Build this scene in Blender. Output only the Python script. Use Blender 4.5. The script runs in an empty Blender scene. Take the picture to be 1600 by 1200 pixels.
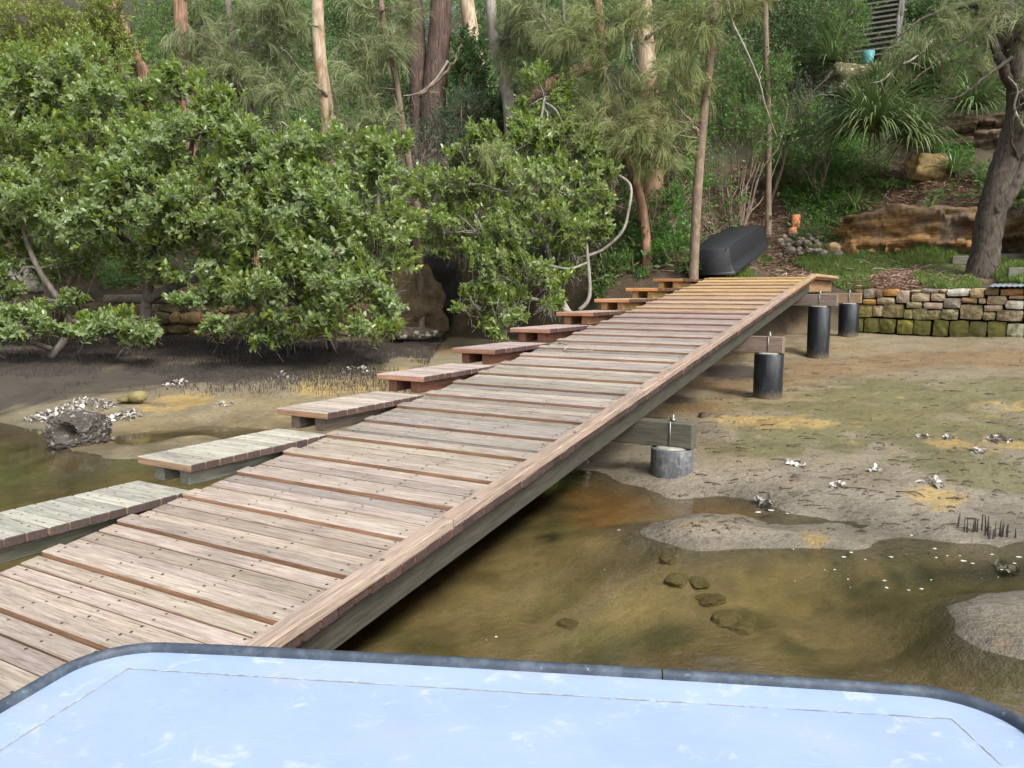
import bpy, bmesh, math, random
import numpy as np
from mathutils import Vector, Matrix, noise as mnoise

sc = bpy.context.scene
C = sc.collection
R = math.radians
random.seed(7)
rng = np.random.default_rng(11)

# ------------------------------------------------------------------ camera, sky, sun, exposure
F_PX, PITCH, EYE = 1214.0, R(6.8), 1.65
cam_d = bpy.data.cameras.new('camera')
cam = bpy.data.objects.new('camera', cam_d)
C.objects.link(cam)
cam.location = (0, 0, EYE)
cam.rotation_euler = (R(90) - PITCH, 0, 0)
cam_d.sensor_width = 36
cam_d.lens = 36 * F_PX / 1600
cam_d.clip_start = 0.05
cam_d.clip_end = 600
sc.camera = cam

SUN_EL, SUN_AZ = R(44), R(146)          # azimuth clockwise from +Y
world = bpy.data.worlds.new('World')
sc.world = world
world.use_nodes = True
wn = world.node_tree
wn.nodes.clear()
w_out = wn.nodes.new('ShaderNodeOutputWorld')
w_bg = wn.nodes.new('ShaderNodeBackground')
w_hs = wn.nodes.new('ShaderNodeHueSaturation')
w_sky = wn.nodes.new('ShaderNodeTexSky')
w_sky.sky_type = 'NISHITA'
w_sky.sun_disc = False
w_sky.sun_elevation = SUN_EL
w_sky.sun_rotation = SUN_AZ
w_sky.air_density = 1.0
w_sky.dust_density = 4.0
w_hs.inputs['Saturation'].default_value = 0.35     # a white overcast sky
wn.links.new(w_sky.outputs[0], w_hs.inputs['Color'])
wn.links.new(w_hs.outputs[0], w_bg.inputs['Color'])
w_bg.inputs['Strength'].default_value = 0.15
wn.links.new(w_bg.outputs[0], w_out.inputs['Surface'])

sun_d = bpy.data.lights.new('sun', 'SUN')
sun_d.energy = 1.5
sun_d.angle = R(14)
sun_d.color = (1.0, 0.95, 0.87)
sun = bpy.data.objects.new('sun', sun_d)
C.objects.link(sun)
sun.location = (-10, -12, 25)
_dir = Vector((math.sin(SUN_AZ) * math.cos(SUN_EL), math.cos(SUN_AZ) * math.cos(SUN_EL), math.sin(SUN_EL)))
sun.rotation_euler = _dir.to_track_quat('Z', 'Y').to_euler()

sc.view_settings.view_transform = 'Standard'
sc.view_settings.look = 'None'
sc.view_settings.gamma = 1.0
sc.view_settings.use_curve_mapping = False
sc.view_settings.exposure = 1.10
sc.render.engine = 'CYCLES'
sc.cycles.max_bounces = 8
sc.cycles.transparent_max_bounces = 16
sc.cycles.caustics_reflective = False
sc.cycles.caustics_refractive = False

# ------------------------------------------------------------------ projection helpers (photo pixel -> world ray)
cth, sth = math.cos(PITCH), math.sin(PITCH)
EYEV = np.array([0, 0, EYE])
def ray(px, py):
    x = (px - 800) / F_PX; y = (py - 600) / F_PX
    return np.array([x, cth - y * sth, -sth - y * cth])
def atz(px, py, z):
    r = ray(px, py); return EYEV + r * ((z - EYE) / r[2])
def aty(px, py, Y):
    r = ray(px, py); return EYEV + r * (Y / r[1])
def proj(P):
    d = P - EYEV
    zc = d[..., 1] * cth - d[..., 2] * sth
    yc = -(d[..., 1] * sth + d[..., 2] * cth)
    return 800 + F_PX * d[..., 0] / zc, 600 + F_PX * yc / zc

# ------------------------------------------------------------------ numpy noise
def _hash(ix, iy, s):
    h = np.sin(ix * 127.1 + iy * 311.7 + s * 74.7) * 43758.5453
    return h - np.floor(h)
def vnoise(x, y, s=0):
    ix, iy = np.floor(x), np.floor(y)
    fx, fy = x - ix, y - iy
    fx = fx * fx * (3 - 2 * fx); fy = fy * fy * (3 - 2 * fy)
    a = _hash(ix, iy, s); b = _hash(ix + 1, iy, s); c = _hash(ix, iy + 1, s); d = _hash(ix + 1, iy + 1, s)
    return (a * (1 - fx) + b * fx) * (1 - fy) + (c * (1 - fx) + d * fx) * fy
def fbm(x, y, s=0, o=4):
    v = 0; a = .5
    for i in range(o):
        v = v + a * (vnoise(x, y, s + i * 13) - .5); x = x * 2.03; y = y * 2.03; a *= .5
    return v
def sstep(a, b, x):
    t = np.clip((x - a) / (b - a), 0, 1); return t * t * (3 - 2 * t)

# ------------------------------------------------------------------ materials
def mat(name):
    m = bpy.data.materials.new(name); m.use_nodes = True
    nt = m.node_tree; nt.nodes.clear()
    return m, nt
class NT:
    def __init__(s, name):
        s.m, s.t = mat(name)
        s.out = s.t.nodes.new('ShaderNodeOutputMaterial')
    def n(s, typ, **kw):
        nd = s.t.nodes.new('ShaderNode' + typ)
        for k, v in kw.items():
            if k in nd.inputs: nd.inputs[k].default_value = v
            else: setattr(nd, k, v)
        return nd
    def l(s, a, b): s.t.links.new(a, b)
    def noise(s, vec, scale, detail=4, rough=.6, dist=0):
        nd = s.n('TexNoise'); nd.inputs['Scale'].default_value = scale; nd.inputs['Detail'].default_value = detail
        nd.inputs['Roughness'].default_value = rough; nd.inputs['Distortion'].default_value = dist
        if vec is not None: s.l(vec, nd.inputs['Vector'])
        return nd.outputs['Fac']
    def ramp(s, fac, stops):
        nd = s.n('ValToRGB'); e = nd.color_ramp.elements
        while len(e) < len(stops): e.new(.5)
        for i, (p, c) in enumerate(stops):
            e[i].position = p; e[i].color = (*c, 1) if not isinstance(c, (int, float)) else (c, c, c, 1)
        s.l(fac, nd.inputs['Fac']); return nd.outputs['Color']
    def mix(s, fac, a, b, blend='MIX'):
        nd = s.n('Mix', data_type='RGBA', blend_type=blend)
        for sock, v in ((nd.inputs[0], fac), (nd.inputs[6], a), (nd.inputs[7], b)):
            if isinstance(v, bpy.types.NodeSocket): s.l(v, sock)
            elif isinstance(v, (int, float)): sock.default_value = v
            else: sock.default_value = (*v, 1)
        return nd.outputs[2]
    def math(s, op, a, b=0.0, clamp=False):
        nd = s.n('Math', operation=op, use_clamp=clamp)
        for sock, v in ((nd.inputs[0], a), (nd.inputs[1], b)):
            if isinstance(v, bpy.types.NodeSocket): s.l(v, sock)
            else: sock.default_value = v
        return nd.outputs[0]
    def mapping(s, vec, scale=(1, 1, 1)):
        nd = s.n('Mapping'); s.l(vec, nd.inputs['Vector']); nd.inputs['Scale'].default_value = scale
        return nd.outputs[0]
    def bump(s, h, strength=.3, dist=.02):
        nd = s.n('Bump'); nd.inputs['Strength'].default_value = strength; nd.inputs['Distance'].default_value = dist
        s.l(h, nd.inputs['Height']); return nd.outputs[0]
    def bsdf(s, col, rough=.7, normal=None, spec=.5, **kw):
        nd = s.n('BsdfPrincipled')
        for sock, v in ((nd.inputs['Base Color'], col), (nd.inputs['Roughness'], rough)):
            if isinstance(v, bpy.types.NodeSocket): s.l(v, sock)
            elif isinstance(v, (int, float)): sock.default_value = v
            else: sock.default_value = (*v, 1)
        nd.inputs['Specular IOR Level'].default_value = spec
        for k, v in kw.items(): nd.inputs[k].default_value = v
        if normal is not None: s.l(normal, nd.inputs['Normal'])
        return nd.outputs[0]
    def done(s, sh): s.l(sh, s.out.inputs['Surface']); return s.m

def leaf_mat(name, c1, c2, back=None, trans=.25, rough=.42, spec=.5, dead=(.30, .20, .04), deadp=.985):
    t = NT(name)
    geo = t.n('NewGeometry')
    rnd = geo.outputs['Random Per Island']
    col = t.ramp(rnd, [(0, c1), (.6, tuple((a + b) / 2 for a, b in zip(c1, c2))), (deadp - .01, c2), (deadp, dead)])
    ob = t.n('TexCoord').outputs['Object']
    big = t.noise(ob, 1.3, 2)
    col = t.mix(t.math('MULTIPLY', big, .6), col, tuple(min(1, a * 1.35) for a in c2))
    if back is not None: col = t.mix(geo.outputs['Backfacing'], col, back)
    p = t.bsdf(col, rough, spec=spec)
    tr = t.n('BsdfTranslucent')
    tc = t.mix(.5, col, tuple(min(1, a * 1.6) for a in c2), 'MIX'); t.l(tc, tr.inputs['Color'])
    mx = t.n('MixShader'); mx.inputs[0].default_value = trans
    t.l(p, mx.inputs[1]); t.l(tr.outputs[0], mx.inputs[2])
    return t.done(mx.outputs[0])

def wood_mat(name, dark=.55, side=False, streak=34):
    t = NT(name)
    oi = t.n('ObjectInfo'); tc = t.n('TexCoord').outputs['Object']
    add = t.n('VectorMath', operation='ADD'); t.l(tc, add.inputs[0])
    rv = t.n('CombineXYZ'); r37 = t.math('MULTIPLY', oi.outputs['Random'], 37.0)
    for i in range(3): t.l(r37, rv.inputs[i])
    t.l(rv.outputs[0], add.inputs[1])
    vec = add.outputs[0]
    grain = t.noise(t.mapping(vec, (1.6, streak, streak)), 2.2, 6, .65, .4)
    fine = t.noise(t.mapping(vec, (5, 160, 160)), 1.5, 3, .7)
    blot = t.noise(t.mapping(vec, (1.2, 3.5, 3.5)), 1.6, 4, .6)
    col = oi.outputs['Color']
    col = t.mix(t.ramp(grain, [(.3, 1), (.62, 0)]), col, t.mix(1, col, (dark, dark * .93, dark * .87), 'MULTIPLY'))
    col = t.mix(t.ramp(blot, [(.5, 0), (.72, .75)]), col, t.mix(1, col, (.62, .64, .68), 'MULTIPLY'))
    col = t.mix(t.ramp(fine, [(.34, .85), (.47, 0)]), col, t.mix(1, col, (.40, .35, .31), 'MULTIPLY'))
    hv = t.math('ADD', t.math('MULTIPLY', grain, .6), fine)
    rnd = t.math('MULTIPLY', t.math('SUBTRACT', oi.outputs['Random'], .5), .20)
    hs = t.n('HueSaturation'); t.l(col, hs.inputs['Color']); t.l(t.math('ADD', rnd, 1.0), hs.inputs['Value'])
    c2 = hs.outputs[0]
    if side: c2 = t.mix(1, c2, side if isinstance(side, tuple) else (.95, .66, .48), 'MULTIPLY')
    return t.done(t.bsdf(c2, .78, t.bump(hv, .35, .004), .3))

def plain(name, c, rough=.6, var=.25, scale=8, bump=.2, spec=.4, metallic=0, coords='Object'):
    t = NT(name); tc = t.n('TexCoord').outputs[coords]
    n1 = t.noise(tc, scale, 6, .65)
    col = t.mix(t.ramp(n1, [(.35, 0), (.7, 1)]), tuple(a * (1 - var) for a in c), tuple(min(1, a * (1 + var)) for a in c))
    return t.done(t.bsdf(col, rough, t.bump(n1, bump, .02), spec, Metallic=metallic))

def stone_mat(name, lichen=None, layered=False, scale=6, moss=0.0):
    t = NT(name); tc = t.n('TexCoord').outputs['Object']; oi = t.n('ObjectInfo')
    ad = t.n('VectorMath', operation='ADD'); t.l(tc, ad.inputs[0]); rv = t.n('CombineXYZ')
    r = t.math('MULTIPLY', oi.outputs['Random'], 21.0)
    for i in range(3): t.l(r, rv.inputs[i])
    t.l(rv.outputs[0], ad.inputs[1]); v = ad.outputs[0]
    n1 = t.noise(v, scale, 7, .7); n2 = t.noise(v, scale * 6, 4, .6); n3 = t.noise(v, scale * .45, 3)
    c = oi.outputs['Color']
    c = t.mix(t.ramp(n1, [(.35, .85), (.6, 0)]), c, t.mix(1, c, (.55, .48, .40), 'MULTIPLY'))
    c = t.mix(t.ramp(n2, [(.35, .6), (.5, 0)]), c, t.mix(1, c, (.6, .55, .5), 'MULTIPLY'))
    if layered:
        ln = t.noise(t.mapping(v, (1.0, 1.0, 9)), 1.5, 8, .8, 1.0); ck = t.noise(t.mapping(v, (.8, .8, 12)), 1.3, 5, .6, 1.2)
        c = t.mix(t.ramp(ln, [(.42, .75), (.56, 0)]), c, t.mix(1, c, (.36, .28, .22), 'MULTIPLY'))
        c = t.mix(t.ramp(n3, [(.52, 0), (.66, .85)]), c, (.085, .07, .055))
        sz = t.n('SeparateXYZ'); t.l(tc, sz.inputs[0])
        c = t.mix(t.ramp(t.math('ADD', sz.outputs['Z'], t.math('MULTIPLY', t.math('SUBTRACT', n1, .5), .9)), [(.62, 0), (.90, .75)]), c, (.115, .085, .055))
        c = t.mix(t.ramp(ck, [(.47, 0), (.495, .85), (.52, 0)]), c, (.03, .024, .018))
    if lichen: c = t.mix(t.ramp(t.noise(v, scale * 1.7, 6, .7), [(.56, 0), (.62, .9)]), c, lichen)
    if moss: c = t.mix(t.ramp(t.noise(v, scale * 1.2, 5, .7), [(.40, 0), (.60, moss)]), c, (.066, .068, .016))
    h = t.math('ADD', n1, t.math('MULTIPLY', n2, .4))
    return t.done(t.bsdf(c, .88, t.bump(h, .55, .03), .25))

def bark_mat(name, c1, c2, stretch=(14, 14, 2.2), bump=.6):
    t = NT(name); tc = t.n('TexCoord').outputs['Object']; oi = t.n('ObjectInfo')
    n1 = t.noise(t.mapping(tc, stretch), 1.6, 6, .65, .8); n2 = t.noise(tc, 2.5, 4)
    c = t.mix(t.ramp(n1, [(.35, 0), (.65, 1)]), c1, c2)
    c = t.mix(t.ramp(n2, [(.4, 0), (.7, .6)]), c, tuple((a * .6) for a in c1))
    return t.done(t.bsdf(c, .85, t.bump(n1, bump, .03), .2))

# ------------------------------------------------------------------ object helpers
def tag(o, label=None, cat=None, group=None, kind=None):
    if label: o['label'] = label
    if cat: o['category'] = cat
    if group: o['group'] = group
    if kind: o['kind'] = kind
    return o
def empty(name, loc, label, cat, group=None, rz=0.0):
    o = bpy.data.objects.new(name, None); C.objects.link(o)
    o.location = loc; o.rotation_euler = (0, 0, rz); o.empty_display_size = .2
    return tag(o, label, cat, group)
def link(name, me, parent=None, loc=None, color=None):
    o = bpy.data.objects.new(name, me); C.objects.link(o)
    if parent is not None: o.parent = parent
    if loc is not None: o.location = loc
    if color is not None: o.color = (*color, 1)
    return o
class MB:
    """collects vertices, quads and triangles, then becomes one mesh"""
    def __init__(s): s.v = []; s.q = []; s.t = []; s.n = 0
    def add(s, v, q=None, t=None):
        v = np.asarray(v, float).reshape(-1, 3)
        if q is not None and len(q): s.q.append(np.asarray(q) + s.n)
        if t is not None and len(t): s.t.append(np.asarray(t) + s.n)
        s.v.append(v); s.n += len(v)
    def mesh(s, name, m, smooth=False, origin=None):
        me = bpy.data.meshes.new(name)
        v = np.concatenate(s.v)
        if origin is not None: v = v - np.asarray(origin)
        q = np.concatenate(s.q) if s.q else np.zeros((0, 4), int)
        t = np.concatenate(s.t) if s.t else np.zeros((0, 3), int)
        me.vertices.add(len(v)); me.vertices.foreach_set('co', v.astype(np.float32).ravel())
        nl = q.size + t.size
        me.loops.add(nl); me.loops.foreach_set('vertex_index', np.concatenate([q.ravel(), t.ravel()]).astype(np.int32))
        me.polygons.add(len(q) + len(t))
        tot = np.concatenate([np.full(len(q), 4), np.full(len(t), 3)])
        st = np.concatenate([[0], np.cumsum(tot)[:-1]])
        me.polygons.foreach_set('loop_start', st.astype(np.int32))
        me.polygons.foreach_set('loop_total', tot.astype(np.int32))
        if smooth: me.polygons.foreach_set('use_smooth', np.ones(len(tot), bool))
        for mm in (m if isinstance(m, (list, tuple)) else [m]): me.materials.append(mm)
        me.update(calc_edges=True); me.validate()
        return me
    def obj(s, name, m, parent=None, smooth=False, origin=None, color=None):
        return link(name, s.mesh(name, m, smooth, origin), parent, None if (parent is not None or origin is None) else origin, color)
def tube(mb, pts, radii, n=7, cap=True, rough=0.0):
    pts = np.asarray(pts, float); m = len(pts)
    radii = np.broadcast_to(np.asarray(radii, float), (m,))
    tang = np.gradient(pts, axis=0); tang /= np.linalg.norm(tang, axis=1)[:, None] + 1e-9
    ref = np.array([1., 0, 0]) if abs(tang[0][0]) < .8 else np.array([0, 1., 0])
    vs = []
    a = np.linspace(0, 2 * np.pi, n, endpoint=False)
    for i in range(m):
        ref = ref - tang[i] * ref.dot(tang[i]); ref /= np.linalg.norm(ref) + 1e-9
        bi = np.cross(tang[i], ref)
        rr = radii[i] * (1 + (rng.uniform(-rough, rough, n) if rough else 0))
        vs.append(pts[i] + np.cos(a)[:, None] * ref * np.reshape(rr, (-1, 1)) + np.sin(a)[:, None] * bi * np.reshape(rr, (-1, 1)))
    v = np.concatenate(vs)
    i, j = np.meshgrid(np.arange(m - 1), np.arange(n), indexing='ij'); i = i.ravel(); j = j.ravel(); k = (j + 1) % n
    q = np.stack([i * n + j, i * n + k, (i + 1) * n + k, (i + 1) * n + j], 1)
    t = None
    if cap:
        v = np.concatenate([v, pts[[0]], pts[[-1]]]); b, e = m * n, m * n + 1
        jj = np.arange(n); kk = (jj + 1) % n
        t = np.concatenate([np.stack([kk, jj, np.full(n, b)], 1), np.stack([(m - 1) * n + jj, (m - 1) * n + kk, np.full(n, e)], 1)])
    mb.add(v, q, t)
def spline(P, n):
    P = np.asarray(P, float); m = len(P)
    if m < 3: return P[0] + (P[-1] - P[0]) * np.linspace(0, 1, n)[:, None]
    t = np.linspace(0, m - 1 - 1e-6, n); i = t.astype(int); f = (t - i)[:, None]
    p0 = P[np.maximum(i - 1, 0)]; p1 = P[i]; p2 = P[np.minimum(i + 1, m - 1)]; p3 = P[np.minimum(i + 2, m - 1)]
    return .5 * (2 * p1 + (p2 - p0) * f + (2 * p0 - 5 * p1 + 4 * p2 - p3) * f ** 2 + (3 * p1 - p0 - 3 * p2 + p3) * f ** 3)
def box(mb, lo, hi):
    x0, y0, z0 = lo; x1, y1, z1 = hi
    v = [(x0, y0, z0), (x1, y0, z0), (x1, y1, z0), (x0, y1, z0), (x0, y0, z1), (x1, y0, z1), (x1, y1, z1), (x0, y1, z1)]
    mb.add(v, [(3, 2, 1, 0), (4, 5, 6, 7), (0, 1, 5, 4), (1, 2, 6, 5), (2, 3, 7, 6), (3, 0, 4, 7)])
def bevel_box_mesh(name, sx, sy, sz, mats, bev=.006, top_only=True, wob=0.0, seg=1):
    bm = bmesh.new(); bmesh.ops.create_cube(bm, size=1)
    for v in bm.verts: v.co = Vector((v.co.x * sx, v.co.y * sy, v.co.z * sz))
    bmesh.ops.bevel(bm, geom=list(bm.edges), offset=bev, segments=seg, affect='EDGES', profile=.6)
    if wob:
        for v in bm.verts: v.co += Vector((0, random.uniform(-wob, wob), random.uniform(-wob, wob)))
    me = bpy.data.meshes.new(name); bm.to_mesh(me); bm.free()
    for m in mats: me.materials.append(m)
    if len(mats) > 1:
        for p in me.polygons: p.material_index = 0 if p.normal.z > .5 else 1
    return me
def unit(a): return a / (np.linalg.norm(a, axis=-1, keepdims=True) + 1e-9)

# leaves: two quads folded on the midrib
def leaves(mb, P, D, N, L, Wd, fold=.22, curl=.0):
    n = len(P); D = unit(D); S = unit(np.cross(D, N)); N = np.cross(S, D)
    L = np.broadcast_to(L, (n,))[:, None]; Wd = np.broadcast_to(Wd, (n,))[:, None]
    up = N * Wd * fold
    base = P; tip = P + D * L - N * L * curl
    l1 = P + D * L * .28 + S * Wd * .42 + up; l2 = P + D * L * .66 + S * Wd * .42 + up - N * L * curl * .4
    r1 = P + D * L * .28 - S * Wd * .42 + up; r2 = P + D * L * .66 - S * Wd * .42 + up - N * L * curl * .4
    v = np.stack([base, l1, l2, tip, r2, r1], 1).reshape(-1, 3)
    o = np.arange(n)[:, None] * 6
    mb.add(v, np.concatenate([o + [3, 2, 1, 0], o + [5, 4, 3, 0]]))
def small_leaves(mb, P, D, N, L, Wd):
    n = len(P); D = unit(D); S = unit(np.cross(D, N)); N = np.cross(S, D)
    L = np.broadcast_to(L, (n,))[:, None]; Wd = np.broadcast_to(Wd, (n,))[:, None]
    v = np.stack([P, P + D * L * .5 + S * Wd * .5 + N * Wd * .2, P + D * L, P + D * L * .5 - S * Wd * .5 + N * Wd * .2], 1).reshape(-1, 3)
    mb.add(v, np.arange(n)[:, None] * 4 + [3, 2, 1, 0])
def rdir(n): return unit(rng.normal(size=(n, 3)))

# ------------------------------------------------------------------ ramp frame (u up the ramp, v to the right)
RO = np.array([-2.235, 4.532]); RAZ = R(30.04)
RU = np.array([math.sin(RAZ), math.cos(RAZ)]); RV = np.array([math.cos(RAZ), -math.sin(RAZ)])
SLOPE = .1324
def RW(u, v, z):
    q = RO + u * RU + v * RV; return np.array([q[0], q[1], z])
def deck(u): return .528 + SLOPE * u
RZ = R(90) - RAZ                        # rotation that turns +X onto the ramp direction

# ------------------------------------------------------------------ terrain
WATER = 0.20
WL = np.array([(-150, 20), (-30, 14.4), (-12, 14.5), (-7, 14.9), (-2, 15.0), (0, 14.4), (1.6, 13.0), (2.6, 12.75), (3.6, 13.25), (5.2, 14.2), (6.3, 14.22), (8.34, 12.74), (11, 10.8), (14, 8.6), (30, 2), (150, -20)])
def wall_y(x): return np.interp(x, WL[:, 0], WL[:, 1])
CP = []
def cp(z, *pts):
    for p in pts: q = atz(p[0], p[1], z if z > .27 else .205); CP.append((q[0], q[1], z))
# water edge on the right
cp(.205, (1060, 776), (1144, 774), (1208, 790), (1249, 801), (1343, 826), (1412, 838), (1500, 846), (1562, 852), (1660, 850))
cp(.205, (1015, 830), (1041, 815), (1094, 804), (1150, 804), (1210, 826), (1165, 856), (1075, 856))
cp(.205, (1169, 808), (1262, 822), (1340, 832), (1341, 856), (1232, 854))
cp(.205, (1487, 950), (1525, 931), (1600, 922), (1491, 987), (1544, 1017), (1600, 1030), (1700, 1040), (1700, 920))
cp(.262, (1110, 832), (1150, 835), (1080, 838)); cp(.235, (1220, 840), (1290, 843))
cp(.25, (1570, 980), (1640, 980))
cp(.13, (1190, 795), (1100, 790), (1040, 800), (1000, 790)); cp(.15, (1250, 812))
cp(.0, (1000, 900), (1100, 950), (1300, 900), (1400, 960), (1250, 1000), (1350, 1040)); cp(.06, (1150, 890), (1450, 890), (1550, 880), (1250, 880))
cp(-.1, (750, 950), (850, 880), (700, 1000), (900, 960), (500, 1050), (900, 1050)); cp(.1, (880, 800), (940, 780), (980, 850))
cp(.205, (1000, 757), (955, 735), (915, 712), (850, 700)); cp(.12, (900, 760), (960, 770), (850, 780))
cp(-.05, (1500, 1100), (1650, 1100), (1000, 1150), (200, 1150))
for u, v, z in ((2.9, 2.4, .29), (6.4, 2.3, .43), (9.9, 2.3, .64), (11.9, 2.45, .9), (8, 1, .52), (5, 1, .37), (3.5, 0, .28), (2.2, .5, .2), (1, 1, .06), (-1, 1, -.1), (10, 1, .75), (7.5, 0, .55)):
    q = RW(u, v, z); CP.append(tuple(q))
cp(.32, (1300, 700), (1150, 725)); cp(.26, (1550, 790), (1100, 752)); cp(.43, (1450, 640)); cp(.52, (1400, 600), (1300, 590)); cp(.42, (1250, 640)); cp(.36, (1500, 700)); cp(.29, (1350, 760)); cp(.62, (1550, 590))
cp(.9, (1340, 520)); cp(.87, (1600, 533)); cp(.75, (1450, 545)); cp(.72, (1600, 560))
# left
cp(.205, (-100, 640), (0, 646), (27, 665), (57, 672), (130, 700), (162, 690), (199, 675), (270, 671), (320, 664), (398, 667), (445, 668))
cp(.205, (148, 715), (175, 697), (236, 703), (287, 682), (330, 684), (216, 716)); cp(.25, (200, 706), (260, 698), (310, 690))
cp(.13, (225, 686), (260, 675), (360, 680)); cp(.05, (60, 780), (-100, 720), (150, 750), (0, 720), (100, 735), (-200, 900))
cp(.30, (300, 645), (180, 650)); cp(.38, (200, 610), (100, 625), (380, 625)); cp(.44, (500, 605)); cp(.5, (60, 590), (-100, 600)); cp(.58, (400, 570), (200, 570)); cp(.74, (230, 536), (0, 545)); cp(.72, (500, 545)); cp(.78, (655, 532)); cp(.72, (830, 528), (740, 540))
CP += [(-14, 8, .1), (-14, 13, .6), (-12, 3, -.2), (0, -5, -.5), (14, 3, .1), (10, -4, -.5), (-10, -6, -.6), (12, 7, .5), (0.8, 11.6, .72), (25, 0, 0), (-30, 8, 0), (-30, -20, -1), (30, -20, -1), (8, 5, .24)]
CP = np.array(CP)
_K = np.linalg.norm(CP[:, None, :2] - CP[None, :, :2], axis=2) + np.eye(len(CP)) * .02
_lin = np.linalg.lstsq(np.c_[CP[:, :2], np.ones(len(CP))], CP[:, 2], rcond=None)[0]
_wts = np.linalg.solve(_K, CP[:, 2] - np.c_[CP[:, :2], np.ones(len(CP))] @ _lin)
def mud_z(x, y):
    xc = np.clip(x, -32, 27); yc = np.clip(y, -22, 18)
    out = xc * _lin[0] + yc * _lin[1] + _lin[2]
    for (a, b, _), w in zip(CP, _wts): out = out + w * np.hypot(xc - a, yc - b)
    return np.clip(out, -1.2, 1.1)
PROF = [(-40, [(0, 1.50), (2.2, 1.95), (5, 3.4), (9, 6.4), (16, 11.6), (25, 17.5), (40, 22), (200, 40)]),
        (1.0, [(0, 1.45), (1.2, 2.0), (3, 3.0), (7, 5.8), (16, 11.6), (25, 17.5), (40, 22), (200, 40)]),
        (3.6, [(0, 1.62), (1.0, 2.1), (3, 3.4), (7, 5.8), (11, 8.4), (16, 11.8), (25, 17.5), (40, 22), (200, 40)]),
        (6.0, [(0, 1.62), (1.6, 1.95), (3.0, 2.5), (3.6, 3.1), (7, 5.3), (11, 8.4), (16, 12.0), (25, 17.5), (40, 22), (200, 40)]),
        (40, [(0, 1.66), (2.9, 2.3), (3.6, 2.75), (3.9, 3.25), (7.5, 5.3), (11.5, 8.4), (17, 12.0), (25, 17.5), (40, 22), (200, 40)])]
def hill_z(x, d):
    vals = np.stack([np.interp(d, *zip(*p)) for _, p in PROF])
    xs = np.array([p[0] for p in PROF]); i = np.clip(np.searchsorted(xs, x) - 1, 0, len(xs) - 2)
    f = np.clip((x - xs[i]) / (xs[i + 1] - xs[i]), 0, 1)
    f = f * f * (3 - 2 * f) if True else f
    a = np.take_along_axis(vals, i[None], 0)[0]; b = np.take_along_axis(vals, (i + 1)[None], 0)[0]
    return a * (1 - f) + b * f
def ground(x, y, fine=True):
    x = np.asarray(x, float); y = np.asarray(y, float); shp = np.broadcast(x, y).shape
    x = np.broadcast_to(x, shp).ravel(); y = np.broadcast_to(y, shp).ravel()
    wy = wall_y(x); d = (y - wy) * .88
    m = mud_z(x, y)
    if fine:
        m = m + fbm(x * .9, y * .9, 3) * .07 * sstep(-.1, .35, m) + fbm(x * 3.2, y * 3.2, 5) * .045 + fbm(x * 9, y * 9, 9, 3) * .022
    h = hill_z(x, np.maximum(d, 0)) + fbm(x * .6, y * .6, 8) * np.clip(d, 0, 2) * .45 + fbm(x * 2.5, y * 2.5, 12) * .18 * np.clip(d, 0, 1)
    wide = np.interp(x, [-3, -.5, 2.5, 5.0, 6.0], [.15, .9, .7, .3, .12])
    w = sstep(.12, .12 + wide, d)
    return (m * (1 - w) + h * w).reshape(shp)
_T = np.concatenate([np.arange(1.5, 40, .04), np.arange(40, 120, .5)])
def hit(px, py, tmin=0.0):
    r = ray(px, py); t = _T[_T > tmin]; P = EYEV + r * t[:, None]
    below = P[:, 2] < ground(P[:, 0], P[:, 1])
    k = int(np.argmax(below)) if below.any() else len(t) - 1
    return np.array([P[k, 0], P[k, 1], float(ground(P[k, 0], P[k, 1]))])
def gz(x, y): return float(ground(np.array([x]), np.array([y]))[0])
def blob(x, y, pts):
    """sum of soft spots; pts = (px, py, radius m)"""
    s = np.zeros_like(x)
    for px, py, r in pts:
        p = hit(px, py); s = np.maximum(s, np.exp(-((x - p[0]) ** 2 + ((y - p[1])) ** 2) / (r * r)))
    return s

def axis(parts):
    a = np.concatenate([np.arange(*p) for p in parts]); return a
gx = axis([(-150, -40, 10), (-40, -14, 1.0), (-14, -8, .2), (-8, 9.6, .07), (9.6, 16, .2), (16, 40, 1.0), (40, 151, 10)])
gy = axis([(-150, -20, 10), (-20, 0, 1.0), (0, 2.4, .2), (2.4, 15.6, .07), (15.6, 24, .16), (24, 45, .6), (45, 160, 8)])
GX, GY = np.meshgrid(gx, gy, indexing='xy')
GZ = ground(GX, GY)
X, Y, Z = GX.ravel(), GY.ravel(), GZ.ravel()
n_x, n_y = len(gx), len(gy)
mb = MB()
ii, jj = np.meshgrid(np.arange(n_y - 1), np.arange(n_x - 1), indexing='ij'); ii = ii.ravel(); jj = jj.ravel()
mb.add(np.stack([X, Y, Z], 1), np.stack([ii * n_x + jj, ii * n_x + jj + 1, (ii + 1) * n_x + jj + 1, (ii + 1) * n_x + jj], 1))
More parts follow.
